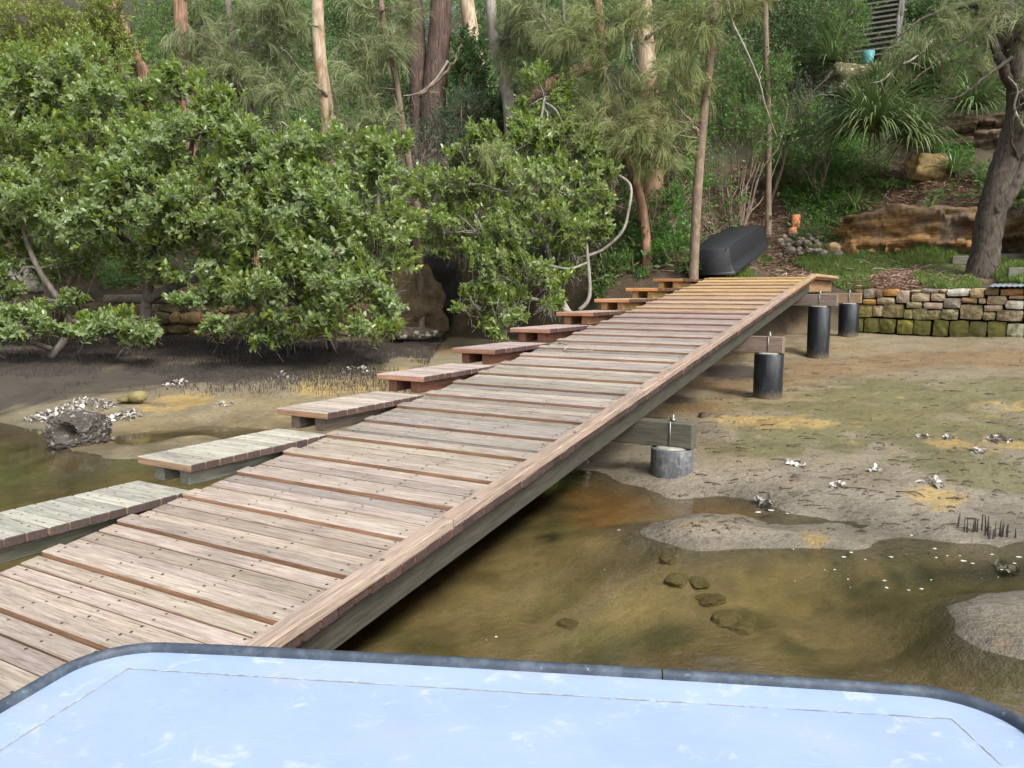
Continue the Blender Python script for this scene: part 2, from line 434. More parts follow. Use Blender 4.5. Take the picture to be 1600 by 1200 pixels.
# ground colours: what the mud, sand, algae, grass and litter are, patch by patch
D_ = (Y - wall_y(X)) * .88
n1 = fbm(X * .8, Y * .8, 21) + .0; n2 = fbm(X * 3, Y * 3, 22); n3 = fbm(X * 8, Y * 8, 25)
def lerp(a, b, w): return a * (1 - w[:, None]) + np.asarray(b) * w[:, None]
col = np.tile(np.array([.215, .182, .118]), (len(X), 1))
col = lerp(col, (.235, .182, .098), sstep(-.05, .25, n1))
col = lerp(col, (.225, .198, .158), sstep(.42, .24, Z) * (X > 0) * .8)
alg = sstep(.45, .75, blob(X, Y, [(1400, 610, 1.3), (1500, 620, 1.5), (1300, 640, .9), (1250, 680, .8), (1480, 680, 1.0), (1380, 660, 1.0), (1200, 700, .5), (1590, 620, 1.2), (1560, 740, .8)]) + n1 * .9 + n2 * .9 + n3 * .9)
col = lerp(col, (.135, .128, .050), alg * .8)
sand = sstep(.5, .8, blob(X, Y, [(1170, 655, .45), (1230, 662, .42), (560, 600, .65), (640, 585, .7), (280, 625, .45), (250, 632, .3), (1560, 640, .4), (1470, 775, .25), (1530, 695, .35)]) + n2 * 1.5 + n3 * 1.6)
col = lerp(col, (.35, .25, .095), sand * .85)
red = sstep(.4, .9, blob(X, Y, [(1300, 575, 1.2), (1420, 565, 1.3), (1560, 560, 1.4), (1120, 600, .8), (1080, 640, .6), (700, 545, 1.0), (1200, 590, .9)]) + n2 * .5)
col = lerp(col, (.20, .128, .058), red * .8)
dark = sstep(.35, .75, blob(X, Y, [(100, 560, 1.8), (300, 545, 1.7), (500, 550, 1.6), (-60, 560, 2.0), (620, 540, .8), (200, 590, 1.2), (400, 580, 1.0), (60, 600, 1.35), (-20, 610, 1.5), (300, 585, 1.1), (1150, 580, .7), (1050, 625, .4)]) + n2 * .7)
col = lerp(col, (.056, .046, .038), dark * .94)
col = col * (1 - .38 * (sstep(.27, .21, Z) * sstep(-.25, .25, n2 + .1)))[:, None]
# bed under the water: silt, algae and ochre sand, plus painted brightening by the ramp
uw = sstep(.21, .12, Z)
bed = np.tile(np.array([.155, .124, .062]), (len(X), 1))
bed = lerp(bed, (.215, .165, .078), sstep(-.02, .14, n1))
bed = lerp(bed, (.105, .096, .042), sstep(.02, .18, n2 + n1 * .3))
bed = bed * (1 + .9 * sstep(.25, .8, blob(X, Y, [(750, 950, .7), (640, 990, .6), (850, 880, .7), (900, 960, .6), (560, 1040, .6), (900, 760, .6)])))[:, None]  # bed colour lightened beside the ramp to offset the shade it casts
och = sstep(.4, .8, blob(X, Y, [(1000, 785, .5), (930, 770, .5), (1080, 795, .4), (960, 810, .4), (1150, 792, .3)]) + n2 * .5)
bed = lerp(bed, (.29, .168, .062), och * .9)
och2 = sstep(.4, .8, blob(X, Y, [(1230, 925, .28), (1180, 900, .25), (1060, 890, .2), (1100, 930, .2)]) + n2 * 1.2 + n3)
bed = lerp(bed, (.27, .205, .085), och2 * .8)
_lp = [atz(1040, 826, .2), atz(930, 880, .2), atz(840, 930, .2), atz(715, 1015, .2)]
_dl = np.full(len(X), 9.)
for _a, _b in zip(_lp[:-1], _lp[1:]):
    _d = (_b - _a)[:2]; _t = np.clip(((X - _a[0]) * _d[0] + (Y - _a[1]) * _d[1]) / (_d @ _d), 0, 1)
    _dl = np.minimum(_dl, np.hypot(X - _a[0] - _t * _d[0], Y - _a[1] - _t * _d[1]))
bed = lerp(bed, (.26, .205, .125), sstep(.075, .02, _dl + n3 * .08) * .75)
chan = sstep(.45, .8, blob(X, Y, [(1450, 904, .09), (1490, 901, .10), (1520, 898, .12), (1560, 894, .14), (1600, 890, .18), (1400, 908, .08), (1360, 912, .06), (860, 840, .1)]) + n2 * .4)
bed = lerp(bed, (.030, .034, .018), chan * .8)
bed = bed * (.86 + n3 * .7 + fbm(X * 2.2, Y * 5, 61) * .5)[:, None]
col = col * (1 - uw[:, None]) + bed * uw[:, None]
# land behind the shore wall
land = sstep(.0, .25, D_)
soil = np.tile(np.array([.062, .042, .026]), (len(X), 1))
soil = lerp(soil, (.055, .048, .026), sstep(-.05, .2, n1))
soil = lerp(soil, (.15, .085, .055), sstep(.0, .25, n2) * .7 * sstep(9, 4, D_))
soil = lerp(soil, (.030, .034, .016), sstep(4, 9, D_) * .8)
gr = sstep(.4, .8, blob(X, Y, [(1310, 410, .8), (1400, 400, .9), (1260, 405, .5), (1560, 420, 1.0), (1480, 400, .8), (1340, 435, .5)]) + n2 * .6)
soil = lerp(soil, (.07, .10, .022), gr * .8)
col = col * (1 - land[:, None]) + soil * land[:, None]
wet = np.clip(1 - sstep(.22, .55, Z) + alg * .3, 0, 1) * (1 - land)
t = NT('wet_mud')
au = t.n('Attribute', attribute_name='Under'); dry = t.math('SUBTRACT', 1.0, t.math('MULTIPLY', au.outputs['Fac'], .50))
at = t.n('Attribute', attribute_name='Col'); aw = t.n('Attribute', attribute_name='Wet')
tc = t.n('TexCoord').outputs['Object']
na = t.noise(tc, 2.2, 8, .68); nb = t.noise(tc, 22, 5, .65); nc = t.noise(tc, 90, 3, .6)
c = t.mix(t.ramp(na, [(.32, .8), (.55, 0)]), at.outputs['Color'], t.mix(1, at.outputs['Color'], (.60, .57, .52), 'MULTIPLY'))
c = t.mix(t.math('MULTIPLY', t.ramp(nb, [(.30, .85), (.46, 0)]), dry), c, t.mix(1, c, (.45, .42, .38), 'MULTIPLY'))
c = t.mix(t.ramp(nc, [(.58, 0), (.75, .45)]), c, t.mix(1, c, (1.5, 1.45, 1.4), 'MULTIPLY'))
nd_ = t.noise(tc, 46, 6, .75, .5); ne_ = t.noise(t.mapping(tc, (2.5, 7, 2.5)), 2.6, 6, .7, .8)
c = t.mix(t.math('MULTIPLY', t.ramp(nd_, [(.60, 0), (.66, .75)]), dry), c, t.mix(1, c, (.38, .36, .30), 'MULTIPLY'))
c = t.mix(t.math('MULTIPLY', t.ramp(ne_, [(.33, .6), (.47, 0)]), dry), c, t.mix(1, c, (.58, .56, .5), 'MULTIPLY'))
hh = t.math('ADD', t.math('ADD', t.math('MULTIPLY', na, .8), t.math('MULTIPLY', nb, .7)), t.math('MULTIPLY', nc, .25))
hh = t.math('MULTIPLY', hh, dry)
rgh = t.math('ADD', t.math('MULTIPLY', aw.outputs['Fac'], -.38), t.math('ADD', .74, t.math('MULTIPLY', nb, .2)))
M_mud = t.done(t.bsdf(c, rgh, t.bump(hh, .9, .04), .4))
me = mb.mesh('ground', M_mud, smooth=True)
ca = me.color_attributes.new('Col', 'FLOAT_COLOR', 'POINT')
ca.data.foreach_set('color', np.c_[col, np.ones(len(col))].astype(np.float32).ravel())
ua = me.attributes.new('Under', 'FLOAT', 'POINT'); ua.data.foreach_set('value', uw.astype(np.float32))
wa = me.attributes.new('Wet', 'FLOAT', 'POINT'); wa.data.foreach_set('value', wet.astype(np.float32))
tag(link('ground', me), kind='structure')

# water
t = NT('shallow_water')
tc = t.n('TexCoord').outputs['Object']
wv = t.math('ADD', t.noise(t.mapping(tc, (1, 1.6, 1)), 3.0, 4, .55, .4), t.math('MULTIPLY', t.noise(tc, 14, 3), .25))
nb_ = t.bump(wv, .10, .03)
tr = t.n('BsdfTransparent'); tr.inputs[0].default_value = (.97, .955, .86, 1)
gl = t.n('BsdfGlossy'); gl.inputs['Roughness'].default_value = .03; t.l(nb_, gl.inputs['Normal'])
fr = t.n('Fresnel'); fr.inputs['IOR'].default_value = 1.33; t.l(nb_, fr.inputs['Normal'])
mx = t.n('MixShader'); t.l(fr.outputs[0], mx.inputs[0]); t.l(tr.outputs[0], mx.inputs[1]); t.l(gl.outputs[0], mx.inputs[2])
M_water = t.done(mx.outputs[0])
mb = MB(); mb.add([(-150, -150, WATER), (150, -150, WATER), (150, 13.5, WATER), (-150, 13.5, WATER)], [(0, 1, 2, 3)])
tag(mb.obj('water', M_water), kind='structure')

# ------------------------------------------------------------------ timber ramp
M_wood = wood_mat('weathered_timber'); M_side = wood_mat('sawn_timber_side', side=True)
M_beam = wood_mat('rough_beam', dark=.5)
M_nail = plain('dark_nail', (.035, .028, .024), .6, .2, 30, 0)
M_steel = plain('galvanised_steel', (.26, .26, .25), .4, .2, 20, .05, metallic=.8)
ramp = empty('timber_ramp', RW(0, 1.3, 0), 'long weathered timber boat ramp climbing from the water to the grassy shore', 'ramp', rz=RZ)
def ramp_local(o, u, v, z, pitch=True):
    o.location = (u, -(v - 1.3), z)
    o.rotation_euler = (0, -math.atan(SLOPE) if pitch else 0, 0)
def board_tint(u):
    k = [(-3, (.375, .335, .285)), (-.5, (.46, .39, .325)), (1.5, (.46, .40, .34)), (3.0, (.44, .395, .33)), (4.6, (.38, .33, .295)), (6.0, (.38, .31, .28)), (7.2, (.42, .335, .275)), (8.2, (.49, .36, .215)), (11, (.52, .37, .18))]
    a = np.array([np.interp(u, [q[0] for q in k], [q[1][i] for q in k]) for i in range(3)])
    return a
BW, GAP = .0885, .0077; STEP = BW + GAP
PH = -.80                                      # first raised board seen
BLEN = 2.192 - .505
# grain runs along the local x of the texture, so boards are modelled along x
M_end_dark = wood_mat('weathered_board_end', side=(.19, .135, .145), dark=.5)
def board_mesh(L, W, T):
    me = bevel_box_mesh('board', L, W, T, [M_wood, M_side, M_end_dark], .004, wob=.001)
    for p in me.polygons:
        if abs(p.normal.x) > .5: p.material_index = 2
    return me
deck_meshes = [board_mesh(BLEN, BW, .042) for _ in range(5)]
raised_meshes = [board_mesh(BLEN - .09, BW + .002, .064) for _ in range(3)]
packer_mesh = board_mesh(.087, BW, .042)
nails = MB()
def nail(mb, p, ex, ey, r):
    a = np.linspace(0, 2 * np.pi, 6, endpoint=False)
    v = p + np.cos(a)[:, None] * ex * r + np.sin(a)[:, None] * ey * r
    mb.add(np.concatenate([v, [p]]), None, [(i, (i + 1) % 6, 6) for i in range(6)])
ca_, sa_ = math.cos(math.atan(SLOPE)), math.sin(math.atan(SLOPE))
EX = np.array([ca_, 0, sa_]); EY = np.array([0, 1., 0])
n0 = int(round((-2.9 - PH) / STEP))
k = n0
while True:
    u = PH + k * STEP * .994
    if u > 10.08: break
    raised = (k % 4 == 0)
    base = board_tint(u)
    f = random.uniform(.80, 1.06) * .88
    if random.random() < .10: f *= .72
    tint = np.clip(base * f * np.array([.995, random.uniform(.975, 1.02), random.uniform(.95, 1.04)]), 0, 1)
    if u > 6.6 and random.random() < .35: tint = board_tint(9.6) * random.uniform(.85, 1.05)
    if u < 3 and random.random() < .12: tint = tint * np.array([.78, .82, .88])
    o = link('board', random.choice(raised_meshes if raised else deck_meshes), ramp, color=tint)
    z = deck(u) - .021 + (.010 if raised else random.uniform(-.002, .002))
    jit = random.uniform(-.010, .010)
    ramp_local(o, u, .505 + BLEN / 2 + jit - (.045 if raised else 0), z)
    o.rotation_euler = (R(random.uniform(-.1, .1)), -math.atan(SLOPE), R(90) + R(random.uniform(-.12, .12)))
    # order matters: turn the board across the ramp, then pitch it with the slope
    o.rotation_mode = 'QUATERNION'
    o.rotation_quaternion = (Matrix.Rotation(-math.atan(SLOPE), 3, 'Y') @ Matrix.Rotation(R(90) + R(random.uniform(-.12, .12)), 3, 'Z')).to_quaternion()
    if raised:
        o = link('packer', packer_mesh, ramp, color=tint); ramp_local(o, u, 2.1485, deck(u) - .021)
        o.rotation_mode = 'QUATERNION'; o.rotation_quaternion = (Matrix.Rotation(-math.atan(SLOPE), 3, 'Y') @ Matrix.Rotation(R(90), 3, 'Z')).to_quaternion()
    if u < 7:
        for vv in (.60, 1.02, 1.30, 1.58, 2.02):
            for du in (-.022, .022):
                if random.random() < .12: continue
                zz = z + (.032 if raised else .021) + .0025
                p = np.array([u + du + random.uniform(-.006, .006), -(vv + random.uniform(-.012, .012) - 1.3), zz + SLOPE * du])
                nail(nails, p, EX, EY, random.uniform(.005, .0078))
    k += 1
link('nail', nails.mesh('nail', M_nail), ramp)['kind'] = 'stuff'
# kerb rail on the right-hand edge, laid in lengths
k_u = [-2.9, .12, 3.05, 5.85, 8.1, 10.12]
k_t = [(.38, .305, .245), (.37, .285, .225), (.35, .265, .21), (.34, .255, .21), (.42, .30, .18)]
kb = MB()
for i in range(5):
    L = (k_u[i + 1] - k_u[i]) / ca_ - .006
    o = link('kerb_rail', bevel_box_mesh('kerb_rail', L, .088, .046, [M_wood, M_wood], .005), ramp, color=k_t[i])
    um = (k_u[i] + k_u[i + 1]) / 2
    ramp_local(o, um, 2.155, deck(um) + .0255)
    for e in np.arange(k_u[i] + .25, k_u[i + 1] - .1, 1.15): nail(kb, np.array([e, -(2.155 - 1.3), deck(e) + .0515]), EX, EY, .012)
link('bolt_head', kb.mesh('bolt_head', M_steel), ramp)['kind'] = 'stuff'
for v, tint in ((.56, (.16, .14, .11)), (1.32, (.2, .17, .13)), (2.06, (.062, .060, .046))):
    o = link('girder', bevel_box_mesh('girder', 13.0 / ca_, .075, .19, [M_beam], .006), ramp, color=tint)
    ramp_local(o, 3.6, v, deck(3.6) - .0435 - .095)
# top landing
for q in range(24):
    u = 10.165 + q * STEP
    o = link('board', deck_meshes[q % 5], ramp, color=board_tint(9.8) * random.uniform(.8, 1.1))
    o.location = (u, -(.505 + BLEN / 2 - 1.3), 1.855); o.rotation_euler = (0, 0, R(90))
o = link('kerb_rail', bevel_box_mesh('kerb_rail', 2.4, .088, .046, [M_wood], .005), ramp, color=(.47, .33, .18)); o.location = (11.33, -(2.155 - 1.3), 1.901)
for v in (.56, 2.06):
    o = link('girder', bevel_box_mesh('girder', 2.3, .075, .19, [M_beam], .006), ramp, color=(.30, .19, .10)); o.location = (11.32, -(v - 1.3), 1.737)

# ------------------------------------------------------------------ level step platforms on the left of the ramp
RISE = .1456
S_t = [(.40, .405, .345), (.44, .43, .36), (.47, .415, .355), (.44, .37, .33), (.41, .325, .30), (.40, .315, .29), (.45, .34, .27), (.48, .35, .23), (.52, .36, .18), (.50, .36, .20)]
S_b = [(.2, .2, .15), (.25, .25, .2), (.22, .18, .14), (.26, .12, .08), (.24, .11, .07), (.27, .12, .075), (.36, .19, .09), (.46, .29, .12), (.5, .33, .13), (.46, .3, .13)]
S_l = ['lowest greenish-grey timber step platform, cut off by the left photo edge beside the water',
       'greenish-grey timber step platform second from the bottom, its bearers standing on the lowest step',
       'grey timber step platform third from the bottom, beside yellow sand on the mud',
       'pinkish-grey timber step platform fourth from the bottom with rust-brown bearers',
       'brown-purple timber step platform fifth from the bottom, halfway up the ramp',
       'brown timber step platform sixth from the bottom, below the hanging mangrove leaves',
       'brown timber step platform seventh from the bottom, beside the bare grey mangrove trunks',
       'tan timber step platform eighth from the bottom, third below the top',
       'orange-tan new timber step platform ninth from the bottom, second from the top',
       'topmost tan timber step platform level with the ramp end beside the slim brown tree']
step_boards = [board_mesh(.49, BW + .004, .045) for _ in range(4)]
for s in range(10):
    u0 = (s - 1) * 1.1; z = .678 + (s - 1) * RISE
    st = empty('step_platform', RW(u0, .25, z - .146), S_l[s], 'step platform', 'level timber steps beside the ramp', RZ)
    for q in range(11):
        b = link('board', step_boards[(q + s) % 4], st, color=np.clip(np.array(S_t[s]) * random.uniform(.82, 1.1), 0, 1))
        b.location = (.051 + q * .1005, random.uniform(-.004, .004), .146 - .0225); b.rotation_euler = (0, 0, R(90 + random.uniform(-.2, .2)))
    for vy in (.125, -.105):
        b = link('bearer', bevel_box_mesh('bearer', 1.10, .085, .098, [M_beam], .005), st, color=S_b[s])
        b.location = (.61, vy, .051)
    nm = MB()
    for q in range(11):
        for vy in (.16, .09, -.07, -.14): nail(nm, np.array([.051 + q * .1005 + random.uniform(-.02, .02), vy, .1478]), np.array([1., 0, 0]), EY, .006)
    link('nail', nm.mesh('nail', M_nail), st)['kind'] = 'stuff'

# ------------------------------------------------------------------ piles with their crossheads
t = NT('black_pile_sleeve'); tc = t.n('TexCoord').outputs['Object']
nz = t.noise(t.mapping(tc, (5, 5, .9)), 3, 6, .7); ns = t.noise(tc, 30, 4, .7); nh = t.noise(t.mapping(tc, (.4, .4, 9)), 2, 4, .6)
c = t.mix(t.ramp(nz, [(.54, 0), (.78, .4)]), (.012, .014, .018), (.13, .16, .19))
c = t.mix(t.ramp(ns, [(.62, 0), (.78, .35)]), c, (.2, .21, .22))
c = t.mix(t.ramp(nh, [(.63, 0), (.70, .45)]), c, (.22, .24, .26))
sx = t.n('SeparateXYZ'); t.l(tc, sx.inputs[0])
stn = t.math('SUBTRACT', t.math('ADD', .13, t.math('MULTIPLY', ns, .22)), sx.outputs['Z'])
c = t.mix(t.ramp(stn, [(.06, 0), (.16, .8)]), c, (.12, .098, .06))
M_pile = t.done(t.bsdf(c, .30, t.bump(nz, .06, .01), .5))
t = NT('faded_pile_sleeve'); tc = t.n('TexCoord').outputs['Object']; ns = t.noise(tc, 22, 5, .7); nz = t.noise(t.mapping(tc, (6, 6, 2)), 3, 5, .7)
c = t.mix(t.ramp(nz, [(.35, 0), (.65, 1)]), (.042, .046, .052), (.13, .138, .145)); c = t.mix(t.ramp(ns, [(.5, 0), (.7, .7)]), c, (.24, .24, .22))
M_pile1 = t.done(t.bsdf(c, .6, t.bump(ns, .2, .01), .4))
M_conc = plain('concrete', (.27, .255, .225), .9, .25, 12, .4)
piles = [(2.9, 2.33, .46, .2, 2.50, .66, 'shortest grey-black sleeved pile, low in the mud under the grey crossbeam nearest the boat', (.115, .115, .085)),
         (6.4, 2.30, .94, .35, 2.46, 1.135, 'second black sleeved pile from the boat, under a brown crossbeam with a bolt', (.25, .19, .155)),
         (9.9, 2.30, 1.42, .55, 2.55, 1.605, 'tallest black sleeved pile with white drips below the ramp top', (.20, .16, .135)),
         (11.75, 2.50, 1.44, .8, 2.69, 1.62, 'black sleeved pile farthest from the boat, standing against the stone wall', (.33, .24, .15))]
for (u, v, zt, zb, ve, bt, lab, tint) in piles:
    loc = RW(u, v, zb)
    pr = empty('pile', loc, lab, 'pile', 'black sleeved piles carrying the ramp', RZ)
    mbp = MB(); H = zt - zb; n = 28
    prof = [(.163, -.35), (.163, H * .2), (.165, H * .5), (.163, H - .012), (.158, H - .002), (.140, H), (.140, H - .03)]
    a = np.linspace(0, 2 * np.pi, n, endpoint=False)
    vs = np.concatenate([np.stack([np.cos(a) * r, np.sin(a) * r, np.full(n, h)], 1) for r, h in prof])
    qs = [(i * n + j, i * n + (j + 1) % n, (i + 1) * n + (j + 1) % n, (i + 1) * n + j) for i in range(len(prof) - 1) for j in range(n)]
    mbp.add(vs, qs); link('pile_sleeve', mbp.mesh('pile_sleeve', M_pile1 if u < 4 else M_pile, True), pr)
    mbc = MB(); tube(mbc, [(0, 0, H - .06), (0, 0, H - .004), (0, 0, H + .012)], [.138, .138, .11], 20, rough=.03)
    link('concrete_fill', mbc.mesh('concrete_fill', M_conc), pr)
    bl = ve - .1
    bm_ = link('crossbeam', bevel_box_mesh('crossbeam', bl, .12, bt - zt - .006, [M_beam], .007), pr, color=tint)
    bm_.location = (0, -( .1 + bl / 2 - v), (bt + zt) / 2 - zb + .004); bm_.rotation_euler = (0, 0, R(90))
    mbs = MB(); tube(mbs, [(0, 0, bt - zb - .02), (0, 0, bt - zb + .055)], [.010, .010], 8)
    tube(mbs, [(0, 0, bt - zb + .005), (0, 0, bt - zb + .022)], [.022, .022], 6)
    tube(mbs, [(-.066, 0, H + .0), (-.066, 0, bt - zb + .01)], [.005, .005], 6)
    link('bolt', mbs.mesh('bolt', M_steel), pr)

# ------------------------------------------------------------------ the pale blue punt in front
t = NT('pale_blue_paint'); tc = t.n('TexCoord').outputs['Object']
n1_ = t.noise(tc, 3.2, 6, .65); n2_ = t.noise(tc, 11, 7, .72, .6); n3_ = t.noise(t.mapping(tc, (4, 30, 4)), 3.2, 4, .7, 1.2); n4_ = t.noise(tc, 60, 3)
c = t.mix(t.ramp(n1_, [(.35, 0), (.7, 1)]), (.235, .315, .460), (.278, .352, .482))
c = t.mix(t.ramp(n2_, [(.565, 0), (.66, .65)]), c, (.40, .44, .47))
c = t.mix(t.ramp(t.noise(tc, 4.3, 7, .75), [(.55, 0), (.70, .5)]), c, (.32, .32, .29))
c = t.mix(t.ramp(n3_, [(.61, 0), (.66, .35)]), c, (.38, .45, .52))
c = t.mix(t.ramp(t.noise(tc, 24, 5, .75), [(.655, 0), (.70, .8)]), c, (.22, .23, .23))
M_paint = t.done(t.bsdf(c, t.ramp(n2_, [(.3, .34), (.7, .6)]), t.bump(t.math('ADD', n2_, t.math('MULTIPLY', n4_, .2)), .06, .01), .5))
t = NT('worn_gunwale'); tc = t.n('TexCoord').outputs['Object']
g1 = t.noise(tc, 18, 6, .7); g2 = t.noise(tc, 70, 3, .7)
c = t.mix(t.ramp(g1, [(.46, 0), (.72, .7)]), (.030, .042, .062), (.10, .13, .165))
c = t.mix(t.ramp(g2, [(.64, 0), (.76, .5)]), c, (.22, .26, .3))
M_gun = t.done(t.bsdf(c, .6, t.bump(g1, .25, .005), .4))
M_grime = plain('seam_grime', (.37, .36, .33), .9, .5, 40, .2)
BZ = .80
fl = atz(196, 1006, BZ)[:2]; fr_ = atz(1510, 1081, BZ)[:2]
fd = (fr_ - fl) / np.linalg.norm(fr_ - fl); bd = np.array([fd[1], -fd[0]])    # bd points back to the stern
BWID = float(np.linalg.norm(fr_ - fl)) + .08
def BP(s, b, z): q = fl + fd * (s - .04) + bd * b; return np.array([q[0], q[1], z])
def outline(inset, n=9):
    """square bow with rounded corners, then the two sides running aft (slightly flared)"""
    W, r, L = BWID, .155, 2.6; pts = []
    r2 = r
    lx = lambda b: -.085 * (1 - math.exp(-b / .5)) - .035 * b
    pts.append((lx(L), L)); pts.append((lx(1.2), 1.2)); pts.append((lx(.6), .6)); pts.append((lx(.33), .33))
    for a in np.linspace(0, 90, n): pts.append((r2 - r2 * math.cos(R(a)) + lx(r2) * (1 - a / 90), r2 - r2 * math.sin(R(a))))
    for s_ in np.linspace(.3, W - .3, 12): pts.append((s_, -.010 * math.sin(math.pi * s_ / W)))
    for a in np.linspace(90, 0, n): pts.append((W - r2 + r2 * math.cos(R(a)) - lx(r2) * (1 - a / 90), r2 - r2 * math.sin(R(a))))
    pts.append((W - lx(.33), .33)); pts.append((W - lx(.6), .6)); pts.append((W - lx(1.2), 1.2)); pts.append((W - lx(L), L))
    P = np.array(pts); c = np.array([W / 2, 1.0])
    T = np.gradient(P, axis=0); T /= np.linalg.norm(T, axis=1)[:, None]
    Nn = np.stack([T[:, 1], -T[:, 0]], 1)     # points outwards or inwards; make it inwards
    if ((c - P) * Nn).sum() < 0: Nn = -Nn
    return P + Nn * inset
punt = empty('punt', BP(BWID / 2, 1.0, WATER), 'pale blue square-bowed punt with scuffed deck and dark worn gunwale, in front of the camera', 'boat')
PL = np.array(punt.location)
def strip(rows, m, name, closed_cap=False, smooth=False):
    mb = MB(); rows = [np.asarray(r_) for r_ in rows]; n = len(rows[0])
    mb.add(np.concatenate(rows) - PL, [(i * n + j, i * n + j + 1, (i + 1) * n + j + 1, (i + 1) * n + j) for i in range(len(rows) - 1) for j in range(n - 1)])
    return link(name, mb.mesh(name, m, smooth), punt)
def ring(inset, z, zb=None):
    return np.array([BP(p[0], p[1], z) for p in outline(inset)])
M_hull = plain('blue_grey_hull', (.22, .32, .45), .5, .2, 6, .1)
o = strip([ring(.006, BZ - .02), ring(.03, BZ - .3), ring(.16, WATER + .05), ring(.34, WATER - .16)], M_hull, 'hull')
# gunwale: rounded dark strip, in two lengths with a joint
g_rows = []
for k_, (ins, dz) in enumerate([(.006, -.045), (-.006, -.03), (-.008, .0), (.0, .010), (.009, .012), (.016, .009), (.020, .001), (.021, -.010)]): g_rows.append(ring(ins, BZ + dz))
nrow = len(g_rows[0]); cut = int(nrow * .56)
strip([r_[:cut + 1] for r_ in g_rows], M_gun, 'gunwale', smooth=True)
r2_ = [r_[cut:].copy() for r_ in g_rows]
for r_ in r2_: r_[0, 0] += .004
strip(r2_, M_gun, 'gunwale', smooth=True)
# deck: a margin round the edge, a sharp-cornered crease, then the flat panel
out_pts = outline(0)
lx_ = lambda b: -.085 * (1 - math.exp(-b / .5)) - .035 * b
def inner(p, side_m=.125, front_m=.095):
    b = max(p[1], front_m); return (min(max(p[0], lx_(b) + side_m), BWID - lx_(b) - side_m), b)
in_pts = [inner(p) for p in out_pts]
mar = ring(.021, BZ - .006); cre = np.array([BP(p[0], p[1], BZ - .012) for p in in_pts])
strip([mar, cre], M_paint, 'deck_margin')
bmp = bmesh.new(); last = None; vs_ = []
for q_ in cre - PL:
    if last is None or np.linalg.norm(q_ - last) > .004: vs_.append(bmp.verts.new(q_)); last = q_
bmp.faces.new(vs_); bmesh.ops.triangulate(bmp, faces=bmp.faces[:])
if sum(f_.normal.z for f_ in bmp.faces) < 0: bmesh.ops.reverse_faces(bmp, faces=bmp.faces[:])
mep = bpy.data.meshes.new('deck_panel'); bmp.to_mesh(mep); bmp.free(); mep.materials.append(M_paint)
link('deck_panel', mep, punt)
mbl = MB()
crn = [(lx_(1.6) + .125, 1.6), (lx_(.8) + .125, .8), (lx_(.4) + .125, .4), (lx_(.095) + .125, .095), (BWID - lx_(.095) - .125, .095), (BWID - lx_(.4) - .125, .4), (BWID - lx_(.8) - .125, .8), (BWID - lx_(1.6) - .125, 1.6)]
for (a, b), (c_, d_) in zip(crn[:-1], crn[1:]):
    n_ = max(6, int(math.hypot(c_ - a, d_ - b) / .012)); f_ = np.linspace(0, 1, n_)
    Q = np.array([BP(a + (c_ - a) * x_, b + (d_ - b) * x_, BZ - .0085) for x_ in f_]); w_ = rng.uniform(.0007, .0022, n_)
    sd_ = np.cross(unit(Q[-1] - Q[0]), [0, 0, 1.])
    Q[:, 2] = BZ - .0105
    mbl.add(np.concatenate([Q + sd_ * w_[:, None], Q - sd_ * w_[:, None]]) - PL, [(q_, q_ + 1, n_ + q_ + 1, n_ + q_) for q_ in range(n_ - 1) if rng.random() > .15])
link('seam', mbl.mesh('seam', M_grime), punt)['kind'] = 'stuff'

# ------------------------------------------------------------------ rocks and walls
def rock_mesh(name, dims, m, seed=0, sub=3, amp=.22, layers=0, flat=True, boxy=.5, freq=1.6):
    bm = bmesh.new(); bmesh.ops.create_icosphere(bm, subdivisions=sub, radius=1)
    off = Vector((seed * 7.13, seed * 3.7, seed * 1.9))
    for v in bm.verts:
        p = v.co.copy()
        mx_ = max(abs(p.x), abs(p.y), abs(p.z)); p = p.lerp(p / mx_ * .85, boxy)
        d = 1 + amp * mnoise.fractal(p * freq + off, .9, 2.1, 4)
        p = p * d
        if layers:
            s_ = math.sin(p.z * layers + mnoise.noise(p * 1.1 + off) * 2.2) ; p.x *= 1 + .012 * s_; p.y *= 1 + .035 * s_ * (1 + mnoise.noise(p * 2.3 + off))
        v.co = Vector((p.x * dims[0] / 2, p.y * dims[1] / 2, p.z * dims[2] / 2))
    me = bpy.data.meshes.new(name); bm.to_mesh(me); bm.free(); me.materials.append(m)
    if not flat:
        for p in me.polygons: p.use_smooth = True
    return me
M_stone = stone_mat('sandstone', scale=7); M_stoneM = stone_mat('mossy_sandstone', scale=7, moss=.9)
M_cliff = stone_mat('bedded_sandstone', layered=True, scale=2.2); M_lich = stone_mat('lichen_rock', lichen=(.50, .50, .42), scale=4)
M_dark = stone_mat('stained_rock', layered=False, scale=3)
def stone_block(w, h, dpt, m, seed):
    """squared wall stone: rounded box with worn corners"""
    bm = bmesh.new(); bmesh.ops.create_cube(bm, size=1)
    bmesh.ops.subdivide_edges(bm, edges=list(bm.edges), cuts=2, use_grid_fill=True)
    off = Vector((seed * 3.31, seed * 1.7, seed))
    for v in bm.verts:
        p = v.co * 2
        L4 = (abs(p.x) ** 8 + abs(p.y) ** 8 + abs(p.z) ** 8) ** (1 / 8)
        p = p / max(L4, 1e-6) if max(abs(p.x), abs(p.y), abs(p.z)) > .9 else p
        n_ = mnoise.noise_vector(v.co * 2.9 + off) * .06
        v.co = Vector((p.x * w / 2, p.y * dpt / 2, p.z * h / 2)) + Vector((n_.x * w, n_.y * .6 * dpt, n_.z * h))
    me = bpy.data.meshes.new('stone'); bm.to_mesh(me); bm.free(); me.materials.append(m)
    return me
WA, WB = np.array([6.3, 14.02]), np.array([8.34, 12.54])
